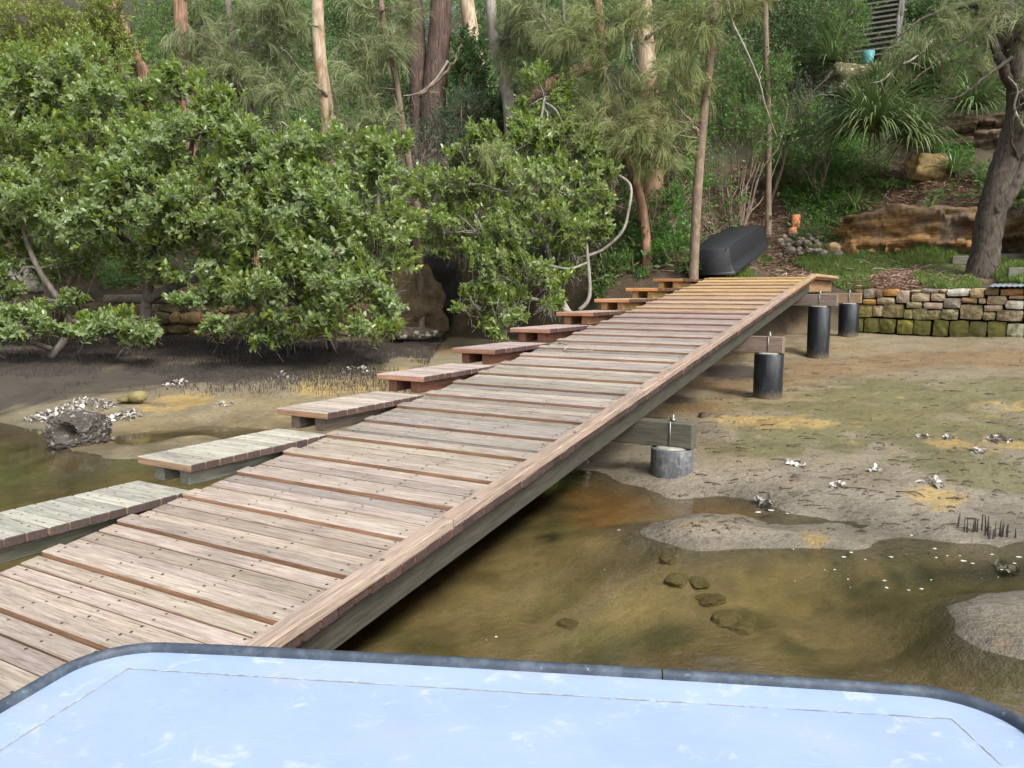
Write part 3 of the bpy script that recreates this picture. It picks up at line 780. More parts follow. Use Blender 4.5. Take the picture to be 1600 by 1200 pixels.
wd = (WB - WA) / np.linalg.norm(WB - WA); wnrm = np.array([-wd[1], wd[0]]); wnrm = wnrm if wnrm[1] < 0 else -wnrm
def on_wall(px, py):
    r = ray(px, py); o2 = -WA
    tt = (WA @ wnrm) / (r[:2] @ wnrm); p = EYEV + r * tt
    return (p[:2] - WA) @ wd, p[2]
sw = empty('stone_wall', (WA[0], WA[1], .9), 'low sandstone block wall below the grass, mossy bottom course, right of the ramp top', 'wall', rz=math.atan2(wd[1], wd[0]))
CR, WH, OR, BR, GY_, MO, PK = (.37, .30, .20), (.52, .51, .44), (.36, .20, .065), (.18, .12, .075), (.24, .21, .175), (.125, .115, .034), (.36, .285, .22)
ST = [(80, 440, 165, 570, MO), (165, 435, 300, 575, MO), (298, 440, 450, 580, MO), (455, 450, 608, 595, (.22, .20, .04)), (612, 458, 770, 600, MO), (782, 450, 925, 608, MO), (930, 458, 1105, 622, MO), (1100, 468, 1262, 630, (.10, .085, .045)), (1265, 468, 1440, 638, MO), (1445, 480, 1600, 642, (.40, .41, .30)),
      (100, 318, 245, 440, (.30, .25, .10)), (240, 325, 340, 430, CR), (330, 310, 525, 445, (.27, .20, .12)), (518, 355, 600, 450, (.30, .28, .12)), (600, 345, 735, 458, (.32, .28, .16)), (712, 365, 858, 458, (.34, .28, .17)), (860, 355, 1015, 455, (.32, .28, .18)), (1020, 312, 1230, 458, (.33, .26, .17)), (1230, 382, 1345, 460, (.30, .25, .14)), (1350, 365, 1600, 475, PK),
      (150, 268, 275, 322, OR), (285, 250, 450, 320, CR), (460, 195, 580, 310, PK), (582, 215, 760, 298, CR), (765, 218, 895, 290, CR), (545, 292, 690, 350, (.28, .25, .14)), (692, 298, 875, 362, PK), (880, 260, 1040, 355, GY_), (1040, 258, 1190, 312, (.30, .19, .10)), (1195, 260, 1262, 312, CR), (1265, 235, 1450, 320, CR), (1235, 322, 1415, 382, PK), (1430, 278, 1600, 360, WH), (1455, 240, 1600, 276, (.34, .24, .14)),
      (80, 185, 155, 240, BR), (155, 178, 270, 268, GY_), (270, 182, 340, 262, BR), (340, 178, 470, 248, OR), (585, 186, 680, 214, CR), (680, 178, 840, 218, GY_), (845, 178, 900, 212, CR), (905, 178, 1118, 250, WH), (1118, 172, 1248, 258, (.42, .33, .2)), (1248, 170, 1375, 242, BR), (1385, 175, 1600, 238, (.34, .19, .08))]
for i, (a, b, c_, d_, colr) in enumerate(ST):
    s0, z1 = on_wall(1320 + a / 5.714, 420 + b / 5.714); s1, z0 = on_wall(1320 + c_ / 5.714, 420 + d_ / 5.714)
    w_, h_ = s1 - s0 - .006, z1 - z0 - .004
    o = link('stone', stone_block(w_ - .004, h_ - .002, .30 + .04 * random.random(), M_stoneM if d_ > 430 else M_stone, i), sw, color=colr)
    o.location = ((s0 + s1) / 2, .16 + random.uniform(-.02, .02), (z0 + z1) / 2 - .9); o.rotation_euler = (R(random.uniform(-3, 3)), R(random.uniform(-2.5, 2.5)), R(random.uniform(-4, 4)))
s_end = on_wall(1600, 480)[0]
zz = .86
for row in range(4):
    s = s_end + .01; hgt = (.23, .21, .19, .18)[row]
    while s < s_end + 2.2:
        w_ = random.uniform(.22, .38)
        o = link('stone', stone_block(w_, hgt, .3, M_stoneM if row == 0 else M_stone, row * 9 + int(s * 7)), sw, color=MO if row == 0 else random.choice([CR, PK, GY_, BR]))
        o.location = (s + w_ / 2, .16, zz + hgt / 2 - .9); s += w_ + .008
    zz += hgt + .005
mbb = MB(); box(mbb, (-.6, .3, -.5), (4.2, .42, .70)); link('backing', mbb.mesh('backing', plain('wall_earth', (.06, .045, .03), .95)), sw)

# rough stone wall under the mangroves on the left, and the log on it
lw = empty('stone_wall', (-5.6, 14.55, .75), 'rough rubble stone wall half hidden under the left mangroves', 'wall')
for row in range(4):
    x = -9.5
    while x < -2.6:
        w_ = random.uniform(.2, .5); h_ = random.uniform(.17, .24)
        o = link('stone', rock_mesh('stone', (w_ * 1.15, .4, h_ * 1.25), M_stone, int(x * 31) + row, 2, .22, boxy=.6), lw, color=random.choice([(.24, .18, .08), (.20, .16, .08), (.17, .14, .07), (.28, .20, .10), (.14, .12, .08)]))
        xx = x + w_ / 2; o.location = (xx + 5.6, float(wall_y(xx)) - 14.55 - .02 + random.uniform(-.06, .06), -.02 + row * .2 + random.uniform(-.02, .02)); x += w_ * .92
mbt = MB(); A = aty(165, 468, 14.4); B = aty(470, 472, 14.2); tube(mbt, spline([A, (A + B) / 2 + [0, 0, .03], B], 14), [.085, .09, .09, .095, .1, .1, .1, .1, .1, .1, .1, .095, .09, .08], 9, rough=.06)
M_greybark = bark_mat('grey_dead_timber', (.13, .105, .085), (.27, .235, .20), (2.2, 14, 14), .5)
tag(mbt.obj('log', M_greybark, None, True), 'grey log lying along the top of the rubble wall under the mangroves', 'log')

def boulder(name, px, py, Yd, w, h, dp, m, color, label, cat, seed, layers=0, sub=4, amp=.25, boxy=.4, rot=0):
    p = aty(px, py, Yd)
    o = link(name, rock_mesh(name, (w, dp, h), m, seed, sub, amp, layers, False, boxy), None, p, color)
    o.rotation_euler = (0, 0, rot); return tag(o, label, cat)
boulder('boulder', 648, 478, 14.3, 1.35, 1.30, 1.1, M_dark, (.155, .118, .075), 'big brown boulder under the mangroves left of the step platforms', 'boulder', 4, boxy=.08, amp=.34, rot=.6)
boulder('boulder', 684, 450, 14.7, .85, 1.35, .9, M_dark, (.026, .024, .024), 'tall black stained boulder behind the brown boulder under the mangroves', 'boulder', 5, boxy=.1, amp=.32)
boulder('rock', 645, 522, 13.6, 1.0, .22, .5, M_lich, (.085, .07, .055), 'flat oyster-crusted rock at the foot of the big brown boulder', 'rock', 8, sub=3)
boulder('rock', 45, 440, 15.2, .75, .55, .5, M_lich, (.42, .40, .36), 'pale grey craggy rock at the left edge above the rubble wall', 'rock', 11)
boulder('rock', 215, 620, 8.9, .22, .15, .18, M_stone, (.23, .20, .09), 'yellow-green angular stone on the mud beside white oyster shells', 'rock', 15, sub=2)
boulder('rock', 197, 624, 9.0, .2, .08, .2, M_stone, (.19, .17, .07), 'small flat olive stone left of the angular yellow-green stone', 'rock', 16, sub=2)
boulder('rock', 1250, 747, 5.6, .13, .06, .10, M_dark, (.12, .10, .08), 'flat dark pebble alone on the right mud bank', 'rock', 18, sub=3, boxy=.2)
boulder('rock', 1100, 652, 7.9, .12, .11, .12, M_dark, (.09, .07, .055), 'dark stone beside the short pile crossbeam', 'rock', 21, sub=2)
boulder('rock', 1112, 653, 8.0, .10, .10, .1, M_stone, (.26, .15, .08), 'reddish stone touching the dark stone by the crossbeam', 'rock', 22, sub=2)
# sandstone on the right slope
def bank_face(label, pa, pb, Ya, Yb, H, color, seed, nx=130, nz=34):
    """eroded sandstone face let into the slope: a fretted front that leans back and turns over on top"""
    A_ = aty(*pa, Ya); B_ = aty(*pb, Yb); L_ = np.linalg.norm((B_ - A_)[:2]); t_ = (B_ - A_)[:2] / L_; back = np.array([-t_[1], t_[0]])
    back = back if back[1] > 0 else -back
    S_, T_ = np.meshgrid(np.linspace(0, L_, nx), np.linspace(0, 1, nz), indexing='ij')
    hh_ = H * (1 + .30 * fbm(S_ * 1.6, S_ * 0 + seed, seed)) * (.5 + .5 * sstep(0, .6, S_ + .1)) 
    ft = np.clip(T_ / .72, 0, 1); bt_ = np.clip((T_ - .72) / .28, 0, 1)
    z_ = -.35 + (hh_ + .35) * ft + bt_ * .12
    dep = .03 * ft ** 2 + .45 * sstep(.7, 0, S_) + bt_ * 1.3
    led = np.floor(z_ * 5.5 + fbm(S_ * .8, z_ * 2, seed + 3) * 3.0)
    dep = dep + (_hash(led, np.floor(S_ * .9 + fbm(S_, z_, seed + 8) * 2), seed) - .5) * .34 + fbm(S_ * 2.2, z_ * 5, seed + 4, 5) * .30 + fbm(S_ * 9, z_ * 22, seed + 5, 3) * .07
    z_ = z_ + fbm(S_ * 2.4, T_ * 4, seed + 6) * .10 * ft
    P_ = A_[:2] + t_ * S_[..., None] + back * dep[..., None]
    V_ = np.concatenate([P_, (A_[2] + (B_[2] - A_[2]) * S_ / L_ + z_)[..., None]], -1).reshape(-1, 3)
    a_, b_ = np.meshgrid(np.arange(nx - 1), np.arange(nz - 1), indexing='ij'); a_ = a_.ravel(); b_ = b_.ravel()
    mb = MB(); mb.add(V_, np.stack([a_ * nz + b_, (a_ + 1) * nz + b_, (a_ + 1) * nz + b_ + 1, a_ * nz + b_ + 1], 1))
    return tag(mb.obj('sandstone_outcrop', M_cliff, None, False, A_, color), label, 'outcrop')
bank_face('long broken orange-brown sandstone face behind the grass', (1288, 396), (1560, 388), 17.0, 15.2, .85, (.37, .225, .095), 31)
bank_face('sandstone face at the right edge behind the leaning tree', (1556, 392), (1760, 388), 15.0, 13.4, .9, (.25, .175, .09), 37)
boulder('boulder', 1450, 262, 17.6, .95, .62, .7, M_stone, (.28, .21, .10), 'rounded yellowish boulder below the strappy plants', 'boulder', 37)
boulder('boulder', 1345, 128, 21.5, 2.0, .95, 1.2, M_lich, (.13, .115, .06), 'mossy boulder with white lichen below the timber stair', 'boulder', 39)
bank_face('dark stepped sandstone ledge beside the leaning tree, upper right', (1420, 236), (1600, 226), hit(1430, 236)[1], hit(1560, 226)[1] - .5, .75, (.16, .12, .08), 41)
boulder('sandstone_outcrop', 25, 395, 16.8, 1.6, .9, .8, M_cliff, (.22, .15, .08), 'dark layered sandstone ledge at the left edge behind the mangrove', 'outcrop', 43, 14, 4, .2, .8)
boulder('boulder', 395, 415, 15.6, .9, .8, .6, M_stone, (.38, .24, .13), 'orange sandstone boulder glimpsed behind the mangrove leaves', 'boulder', 45)

# pile of loose stones by the upturned dinghy
sp = hit(1265, 405)
heap = empty('stone_pile', sp, 'heap of loose grey stones between dead leaves and grass', 'stone pile')
for i in range(60):
    px, py = random.uniform(1218, 1312), random.uniform(372, 402)
    if py < 388 - (1312 - px) * .22 + 3 and px > 1260 and random.random() < .5: continue
    p = hit(px, py) ; s_ = random.uniform(.09, .19)
    o = link('stone', rock_mesh('stone', (s_ * 1.2, s_, s_ * .85), M_stone, i + 60, 2, .2, boxy=.4), heap, color=random.choice([(.22, .20, .17), (.28, .25, .20), (.2, .19, .17), (.17, .15, .13), (.33, .26, .17)]))
    o.location = p - sp + np.array([0, 0, s_ * .3]); o.rotation_euler = (random.random(), random.random(), random.random() * 3)
boulder('rock', 1302, 388, hit(1302, 395)[1], .32, .26, .26, M_stone, (.36, .27, .15), 'yellow-brown rock at the right end of the stone heap', 'rock', 48, sub=3)

# ------------------------------------------------------------------ tide-flat details: oysters, roots, foam
M_shell = plain('oyster_shell', (.52, .50, .46), .6, .35, 25, .3)
t = NT('oyster_mix'); geo = t.n('NewGeometry')
c = t.ramp(geo.outputs['Random Per Island'], [(0, (.10, .09, .08)), (.35, (.24, .22, .2)), (.65, (.36, .34, .31)), (1, (.55, .53, .48))])
M_oys = t.done(t.bsdf(c, .6, None, .4))
def oyster_clump(px, py, wpx, n, label, lift=.0, spread_y=1.0, tall=.4):
    p = hit(px, py); r_ = wpx / F_PX * p[1] / 2
    mb = MB(); N = n
    a = rng.uniform(0, 2 * np.pi, N); q = np.sqrt(rng.uniform(0, 1, N))
    P = np.stack([p[0] + np.cos(a) * q * r_, p[1] + np.sin(a) * q * r_ * spread_y, np.zeros(N)], 1)
    P[:, 2] = ground(P[:, 0], P[:, 1]) + (1 - q) * r_ * tall * rng.uniform(.2, 1, N) + .004 + lift
    D = rdir(N) * [1, 1, .7]; Nn = rdir(N) + [0, 0, .8]
    leaves(mb, P, D, Nn, rng.uniform(.03, .07, N), rng.uniform(.025, .05, N), .3)
    o = mb.obj('oyster_clump', M_oys, None, False, p)
    return tag(o, label, 'oysters')
OY = [(275, 603, 34, 70, 'white oyster clump on the dark mud near the yellow sand'), (130, 640, 90, 190, 'broad bank of white oyster shells at the pond edge on the left'),
      (195, 652, 50, 90, 'patch of oyster shells just behind the hollow crusted block'), (65, 655, 46, 80, 'oyster shells along the water edge at far left'),
      (560, 583, 60, 50, 'scattered white oyster shells left of the third step platform'), (440, 588, 34, 24, 'small white shells on mud above the yellow sand'),
      (1446, 684, 16, 12, 'pair of pale oyster shells, leftmost of the right-bank row'), (1481, 688, 18, 16, 'white oyster clump in the middle of the right-bank row'),
      (1562, 690, 36, 42, 'largest white oyster clump near the right edge'), (1528, 708, 18, 20, 'round white oyster clump below the largest clump'),
      (1245, 729, 20, 18, 'small oyster clump just above the flat dark pebble'), (1365, 737, 18, 10, 'two small white shells alone on the right mud bank'),
      (1309, 763, 20, 18, 'dark and white oyster clump right of the dark pebble'), (1460, 759, 34, 16, 'two small shells on the grey mud above the mangrove roots'),
      (1190, 790, 36, 34, 'white shell cluster at the edge of the shallow pool'), (1570, 893, 30, 30, 'white shell clump in the dark channel at right edge'),
      (640, 600, 26, 18, 'small white shells by the yellow sand next to the steps'), (350, 632, 30, 16, 'a few shells on grey mud left of the third step')]
for a in OY:
    o = oyster_clump(*a)
    if any(w in a[4] for w in ('scattered', 'small', 'patch', 'bank of', 'along', 'few')): o['kind'] = 'stuff'
# hollow crusted block standing in the pond
p = atz(106, 700, .2)
mbk = bmesh.new(); bmesh.ops.create_icosphere(mbk, subdivisions=5, radius=1)
hole = Vector((-.08, -.95, .15)).normalized()
for v in mbk.verts:
    q = v.co.copy(); f_ = q.normalized()
    mx_ = max(abs(q.x), abs(q.y), abs(q.z)); q = q.lerp(q / mx_ * .85, .35)
    q *= 1 + .10 * mnoise.fractal(q * 2.4, .8, 2, 4) + .07 * mnoise.noise(q * 11) + .05 * mnoise.noise(q * 23)
    an = f_.angle(hole); q *= 1 - .85 * max(0, 1 - (an / .48) ** 2) ** .7
    v.co = Vector((q.x * .275, q.y * .24, q.z * .21))
me = bpy.data.meshes.new('oyster_block'); mbk.to_mesh(me); mbk.free(); me.materials.append(stone_mat('crusted_block', lichen=(.22, .21, .19), scale=13))
tag(link('oyster_block', me, None, (p[0], p[1] + .2, .31), (.075, .068, .062)), 'dark hollow oyster-crusted block standing in the left pond', 'rock')

# breathing roots of the mangroves
M_root = plain('breathing_root', (.034, .028, .024), .9, .3, 10, .1)
def root_field(n, test, hmin, hmax, rm=1.0, ln=.12):
    mb = MB()
    P = test(n); m = len(P)
    h_ = rng.uniform(hmin, hmax, m); r_ = rng.uniform(.0028, .005, m) * rm
    lean = rng.normal(0, ln, (m, 2)) * h_[:, None]
    a = np.array([0, 2.09, 4.19])
    base = np.stack([P[:, None, 0] + np.cos(a) * r_[:, None], P[:, None, 1] + np.sin(a) * r_[:, None], np.repeat(P[:, 2:3] - .01, 3, 1)], 2)
    top = np.stack([P[:, None, 0] + lean[:, 0:1] + np.cos(a) * r_[:, None] * .45, P[:, None, 1] + lean[:, 1:2] + np.sin(a) * r_[:, None] * .45, np.repeat((P[:, 2] + h_)[:, None], 3, 1)], 2)
    v = np.concatenate([base, top], 1).reshape(-1, 3); o_ = np.arange(m)[:, None] * 6
    q = np.concatenate([o_ + [0, 1, 4, 3], o_ + [1, 2, 5, 4], o_ + [2, 0, 3, 5]])
    mb.add(v, q, o_ + [3, 4, 5]); return mb
def mangrove_zone(n):
    x = rng.uniform(-9.5, -1.2, n); y = rng.uniform(8.4, 14.7, n)
    z = ground(x, y); dens = sstep(.36, .52, z) * (fbm(x * 1.2, y * 1.2, 77) > -.16)
    k_ = (rng.uniform(size=n) < dens) & (z < 1.0); return np.stack([x, y, z], 1)[k_]
tag(root_field(60000, mangrove_zone, .02, .068).obj('breathing_roots', M_root), 'dense field of short dark mangrove breathing roots on the left mud', 'roots', kind='stuff')
def right_roots(n):
    p = hit(1546, 836); x = p[0] + rng.normal(0, .085, n) + 0; y = p[1] + rng.normal(0, .05, n) - (x - p[0]) * .3
    return np.stack([x, y, ground(x, y)], 1)
tag(root_field(30, right_roots, .04, .105, 1.5, .05).obj('root_cluster', M_root), 'small cluster of dark upright mangrove roots on the right mud edge', 'roots', kind='stuff')
# floating foam
M_foam = plain('foam', (.5, .5, .48), .6, .1, 40, .3)
mb = MB()
FO = [(1425, 836, 10), (1375, 833, 7), (1330, 863, 6), (1318, 870, 7), (1292, 853, 4), (1392, 870, 6), (1460, 857, 6), (1505, 876, 9), (1520, 880, 6), (1550, 866, 5), (1463, 871, 5), (1385, 918, 6), (1440, 920, 6), (1304, 890, 4), (1382, 907, 5), (1420, 922, 4), (1230, 802, 5), (1205, 797, 8), (1185, 800, 9), (1455, 906, 3), (1480, 868, 3), (1240, 858, 3), (1565, 890, 4), (1592, 870, 8), (1585, 880, 6), (775, 995, 5), (760, 1000, 2), (967, 828, 4), (945, 890, 2), (1325, 905, 3), (1352, 874, 3), (1500, 868, 3)]
for i in range(8): FO.append((random.uniform(1200, 1600), random.uniform(845, 925), random.uniform(.8, 2.2)))
for px, py, s_ in FO:
    p = atz(px, py, WATER + .004); r_ = s_ / F_PX * p[1] * .55
    a = np.linspace(0, 2 * np.pi, 9, endpoint=False); rr = r_ * rng.uniform(.55, 1.1, 9)
    if float(ground(p[0], p[1])) > WATER + .01: continue
    v = np.stack([p[0] + np.cos(a) * rr * 1.2, p[1] + np.sin(a) * rr, np.full(9, WATER + .004)], 1)
    mb.add(np.concatenate([v, [[p[0], p[1], WATER + .007]]]), None, [(i, (i + 1) % 9, 9) for i in range(9)])
tag(mb.obj('foam', M_foam), 'white foam flecks drifting on the shallow pool', 'foam', kind='stuff')
# stones and twigs lying on the flats and on the bed
M_bedstone = stone_mat('bed_stone', scale=8)
BS = [(1060, 902, .17, 'dark stone under the shallow water, upper left of the sunken group'), (1092, 910, .15, 'rounded stone under the water right of the upper sunken stone'), (1112, 938, .18, 'pale flat stone lying under the water mid pool'),
      (1135, 968, .20, 'largest dark stone of the sunken group'), (1160, 985, .18, 'dark sunken stone below the largest one'), (1168, 972, .13, 'small sunken stone at the right of the group'), (890, 975, .16, 'dark sunken stone near the punt'), (1045, 870, .14, 'sunken stone by the sandy ledge')]
for i, (px, py, s_, lab) in enumerate(BS):
    q = hit(px, py)
    o = link('sunken_stone', rock_mesh('sunken_stone', (s_, s_ * .75, s_ * .4), M_bedstone, 90 + i, 3, .2, boxy=.3), None, q - [0, 0, s_ * .10], (.15, .125, .06)); o.rotation_euler = (0, 0, random.random() * 3)
    tag(o, lab, 'stone', 'stones lying under the shallow water')
mb = MB()
for i in range(900):
    px, py = random.uniform(1000, 1640), 545 + 290 * random.random() ** 1.2
    q = hit(px, py)
    if q[2] < WATER + .01 or q[1] > wall_y(q[0]): continue
    if random.random() < .45:
        a = random.uniform(-.6, .6); L = random.uniform(.03, .13); dx = np.array([math.cos(a), math.sin(a), 0]) * L
        mid = q + dx * .5 + [0, 0, .012]; e = q + dx; e[2] = gz(e[0], e[1]) + .004
        tube(mb, [q + [0, 0, .004], mid, e], random.uniform(.002, .005), 4)
    else:
        s_ = random.uniform(.008, .022); d6 = np.array([(1, 0, 0), (-1, 0, 0), (0, 1, 0), (0, -1, 0), (0, 0, .6), (0, 0, -.6)]) * s_ * rng.uniform(.6, 1.2, (6, 1)) + q
        mb.add(d6, None, [(0, 2, 4), (2, 1, 4), (1, 3, 4), (3, 0, 4), (2, 0, 5), (1, 2, 5), (3, 1, 5), (0, 3, 5)])
tag(mb.obj('tide_litter', plain('tide_litter', (.10, .078, .055), .9, .5, 30)), 'dark twigs and pebbles scattered on the right mud bank', 'debris', kind='stuff')

# ------------------------------------------------------------------ small man-made things on the shore
M_blackp = plain('black_plastic_hull', (.011, .012, .015), .5, .3, 20, .15)
A = aty(1110, 410, 13.6); B = aty(1177, 363, 16.3)
dg = empty('dinghy', (A + B) / 2, 'black upturned dinghy lying among dead leaves beside the slim brown tree', 'boat')
ax = B - A; Ld = np.linalg.norm(ax); ax = ax / Ld; sdv = unit(np.cross(ax, [0, 0, 1.])); upv = np.cross(sdv, ax)
mbd = MB(); rows = []
for s_, wb, wt, hh in ((0, .36, .29, .44), (.02, .37, .30, .455), (.5, .40, .33, .455), (.8, .37, .30, .43), (1.0, .27, .19, .36)):
    c0 = A - (A + B) / 2 + ax * Ld * s_ - upv * .22
    rows.append([c0 - sdv * wb * 1.12, c0 - sdv * wb * 1.12 + upv * .05, c0 - sdv * wb + upv * .06, c0 - sdv * (wb + .0) * .95 + upv * .20, c0 - sdv * wt * 1.05 + upv * hh * .95, c0 - sdv * wt + upv * hh, c0 + sdv * wt + upv * hh, c0 + sdv * wt * 1.05 + upv * hh * .95, c0 + sdv * wb * .95 + upv * .20, c0 + sdv * wb + upv * .06, c0 + sdv * wb * 1.12 + upv * .05, c0 + sdv * wb * 1.12])
n = 12; vv_ = np.array(rows).reshape(-1, 3)
qq = [(i * n + j, (i + 1) * n + j, (i + 1) * n + j + 1, i * n + j + 1) for i in range(4) for j in range(n - 1)]
mbd.add(vv_, qq, [(0, j, j + 1) for j in range(1, n - 1)] + [(4 * n, 4 * n + j + 1, 4 * n + j) for j in range(1, n - 1)])
link('hull', mbd.mesh('hull', M_blackp), dg)
mbr = MB()
for sg in (-1, 1):
    tube(mbr, spline([r_[5 if sg < 0 else 6] + upv * .004 for r_ in np.array(rows)], 12), .012, 6)
tube(mbr, [np.array(rows[0][4]) - ax * .012, np.array(rows[0][1]) - ax * .012], .012, 6)
link('keel_strip', mbr.mesh('keel_strip', M_blackp), dg)

M_terra = plain('terracotta', (.42, .17, .075), .8, .3, 12, .2)
for k_, (px, py, h_, r_, lab) in enumerate([(1243, 352, .26, .10, 'tall terracotta pipe piece standing in the green ground cover'), (1239, 366, .14, .10, 'short broken terracotta piece below the tall one')]):
    q = hit(px, py + 4); mbt = MB()
    tube(mbt, [(0, 0, -.05), (0, 0, h_), (0, 0, h_), (0, 0, h_ - .08)], [r_, r_ * .92, r_ * .78, r_ * .7], 16, cap=False)
    o = link('terracotta_pipe', mbt.mesh('terracotta_pipe', M_terra, False), None, q); o.rotation_euler = (R(-8), R(4), k_); tag(o, lab, 'pipe')
M_pvc = plain('white_pvc', (.75, .75, .7), .4, .1, 10, .05)
q = hit(1477, 449); mbt = MB(); tube(mbt, [(0, -.12, 0), (0, .35, .02)], [.042, .042], 16, cap=False); tube(mbt, [(0, -.12, 0), (0, .3, .02)], [.033, .033], 16, cap=False)
tag(link('drain_pipe', mbt.mesh('drain_pipe', M_pvc), None, (q[0], q[1] - .1, 1.68)), 'white drain pipe end poking out above the stone wall', 'pipe')
# corrugated sheet at the right end of the wall
s0, _z = on_wall(1546, 447); mbt = MB(); nx_ = 60
xs = np.linspace(0, 1.6, nx_); zz_ = np.sin(xs * 2 * np.pi / .076) * .009
v = []
for yy in (-.10, .75):
    for i in range(nx_): v.append((xs[i], yy, zz_[i] + yy * .06))
for yy in (-.10, .75):
    for i in range(nx_): v.append((xs[i], yy, zz_[i] + yy * .06 - .004))
mbt.add(v, [(i, i + 1, nx_ + i + 1, nx_ + i) for i in range(nx_ - 1)] + [(2 * nx_ + i + 1, 2 * nx_ + i, 3 * nx_ + i, 3 * nx_ + i + 1) for i in range(nx_ - 1)] + [(i, 2 * nx_ + i, 2 * nx_ + i + 1, i + 1) for i in range(nx_ - 1)])
o = link('roofing_sheet', mbt.mesh('roofing_sheet', plain('grey_iron', (.24, .27, .31), .45, .2, 8, .1, metallic=.4), True), None, (*(WA + wd * s0), 1.735)); o.rotation_euler = (0, 0, math.atan2(wd[1], wd[0]))
tag(o, 'grey corrugated iron sheet lying over the stone wall at the right edge', 'metal sheet')
for px, py, L, lab in ((1512, 412, .55, 'grey concrete sleeper on the grass left of the leaning tree trunk'), (1588, 409, 1.0, 'grey concrete sleeper on the grass right of the leaning tree trunk'), (1605, 432, .6, 'short timber offcut in the grass at the right edge')):
    q = hit(px, py)
    o = link('sleeper', bevel_box_mesh('sleeper', L, .12, .16, [M_beam], .01), None, (q[0], q[1], q[2] + .06), (.2, .2, .16)); o.rotation_euler = (0, 0, R(-20)); tag(o, lab, 'sleeper')
# blue bucket by the stair
q = hit(1357, 95); q = aty(1357, 92, 21.3); mbt = MB()
tube(mbt, [(0, 0, 0), (0, 0, .30), (0, 0, .31), (0, 0, .1)], [.11, .15, .14, .10], 16, cap=False); tube(mbt, [(0, 0, -.005), (0, 0, .01)], [.11, .11], 16)
tag(link('bucket', mbt.mesh('bucket', plain('blue_plastic', (.07, .24, .26), .5, .1, 5, 0), True), None, (q[0], q[1], q[2] - .12)), 'small turquoise bucket on the mossy boulder at the foot of the stair', 'bucket')
# grey timber stair climbing the upper right slope
base = aty(1362, 88, 22.6); top = aty(1385, -60, 26.0)
stv = empty('timber_stair', base, 'grey weathered timber stair climbing the slope at the top right', 'stair')
run = top - base; side = unit(np.cross(run, [0, 0, 1.]))
M_greyw = wood_mat('grey_stair_timber', dark=.6)
for sg in (-1, 1):
    mbt = MB(); o_ = side * sg * .62
    tube(mbt, [o_ - run * .05, o_ + run * 1.1], .075, 4); link('stringer', mbt.mesh('stringer', M_greyw), stv, color=(.16, .155, .145))
    for f_ in (.0, .33, .66, 1.0):
        mbt = MB(); tube(mbt, [o_ + run * f_ - [0, 0, .2], o_ + run * f_ + [0, 0, 1.0]], .045, 4); link('post', mbt.mesh('post', M_greyw), stv, color=(.19, .185, .17))
    mbt = MB(); tube(mbt, [o_ + [0, 0, 1.0], o_ + run + [0, 0, 1.0]], .04, 4); link('handrail', mbt.mesh('handrail', M_greyw), stv, color=(.2, .195, .18))
tread = bevel_box_mesh('tread', 1.2, .24, .045, [M_greyw], .004); ang = math.atan2(side[1], side[0])
for i in range(20):
    o = link('tread', tread, stv, color=np.array((.19, .185, .17)) * random.uniform(.8, 1.1)); o.location = run * (i / 19); o.rotation_euler = (0, 0, ang)

# ------------------------------------------------------------------ vegetation
M_mang = leaf_mat('mangrove_leaf', (.086, .136, .022), (.235, .315, .064), (.24, .31, .15), .42, .26, .6)
M_mangY = leaf_mat('mangrove_leaf_yellow', (.090, .150, .024), (.225, .315, .062), (.25, .31, .14), .42, .26, .6)
M_yel = leaf_mat('yellow_green_leaf', (.10, .14, .028), (.22, .265, .055), None, .3, .45, .4, deadp=.96)
M_dkg = leaf_mat('dark_leaf', (.016, .046, .011), (.060, .12, .030), None, .28, .4, .45)
M_mid = leaf_mat('mid_leaf', (.030, .080, .015), (.098, .19, .04), None, .30, .5, .4)
M_brt = leaf_mat('bright_leaf', (.045, .12, .020), (.085, .20, .035), None, .4, .5, .4)
M_blu = leaf_mat('blue_green_leaf', (.030, .075, .040), (.065, .13, .070), None, .25, .55, .3)
M_slv = leaf_mat('silver_leaf', (.10, .13, .105), (.19, .225, .18), None, .2, .6, .3)
M_need = leaf_mat('sheoak_needle', (.105, .14, .062), (.23, .26, .125), None, .2, .55, .3, dead=(.16, .11, .05), deadp=.93)
M_needY = leaf_mat('sheoak_needle_yellow', (.125, .16, .058), (.255, .285, .12), None, .25, .55, .3, dead=(.20, .13, .06), deadp=.90)
M_under = leaf_mat('undergrowth_leaf', (.030, .080, .016), (.10, .19, .042), None, .35, .5, .4)
M_strap = leaf_mat('strap_leaf', (.06, .11, .03), (.15, .21, .08), None, .15, .38, .5, dead=(.28, .22, .11), deadp=.93)
M_grass = leaf_mat('grass_blade', (.060, .11, .022), (.13, .20, .045), None, .3, .6, .3, dead=(.28, .22, .10), deadp=.88)
M_litter = leaf_mat('dead_leaf', (.13, .075, .05), (.30, .19, .135), None, .05, .8, .2, dead=(.40, .32, .25), deadp=.93)
M_greytrunk = bark_mat('grey_bark', (.085, .072, .06), (.24, .21, .18), (9, 9, 3), .4)
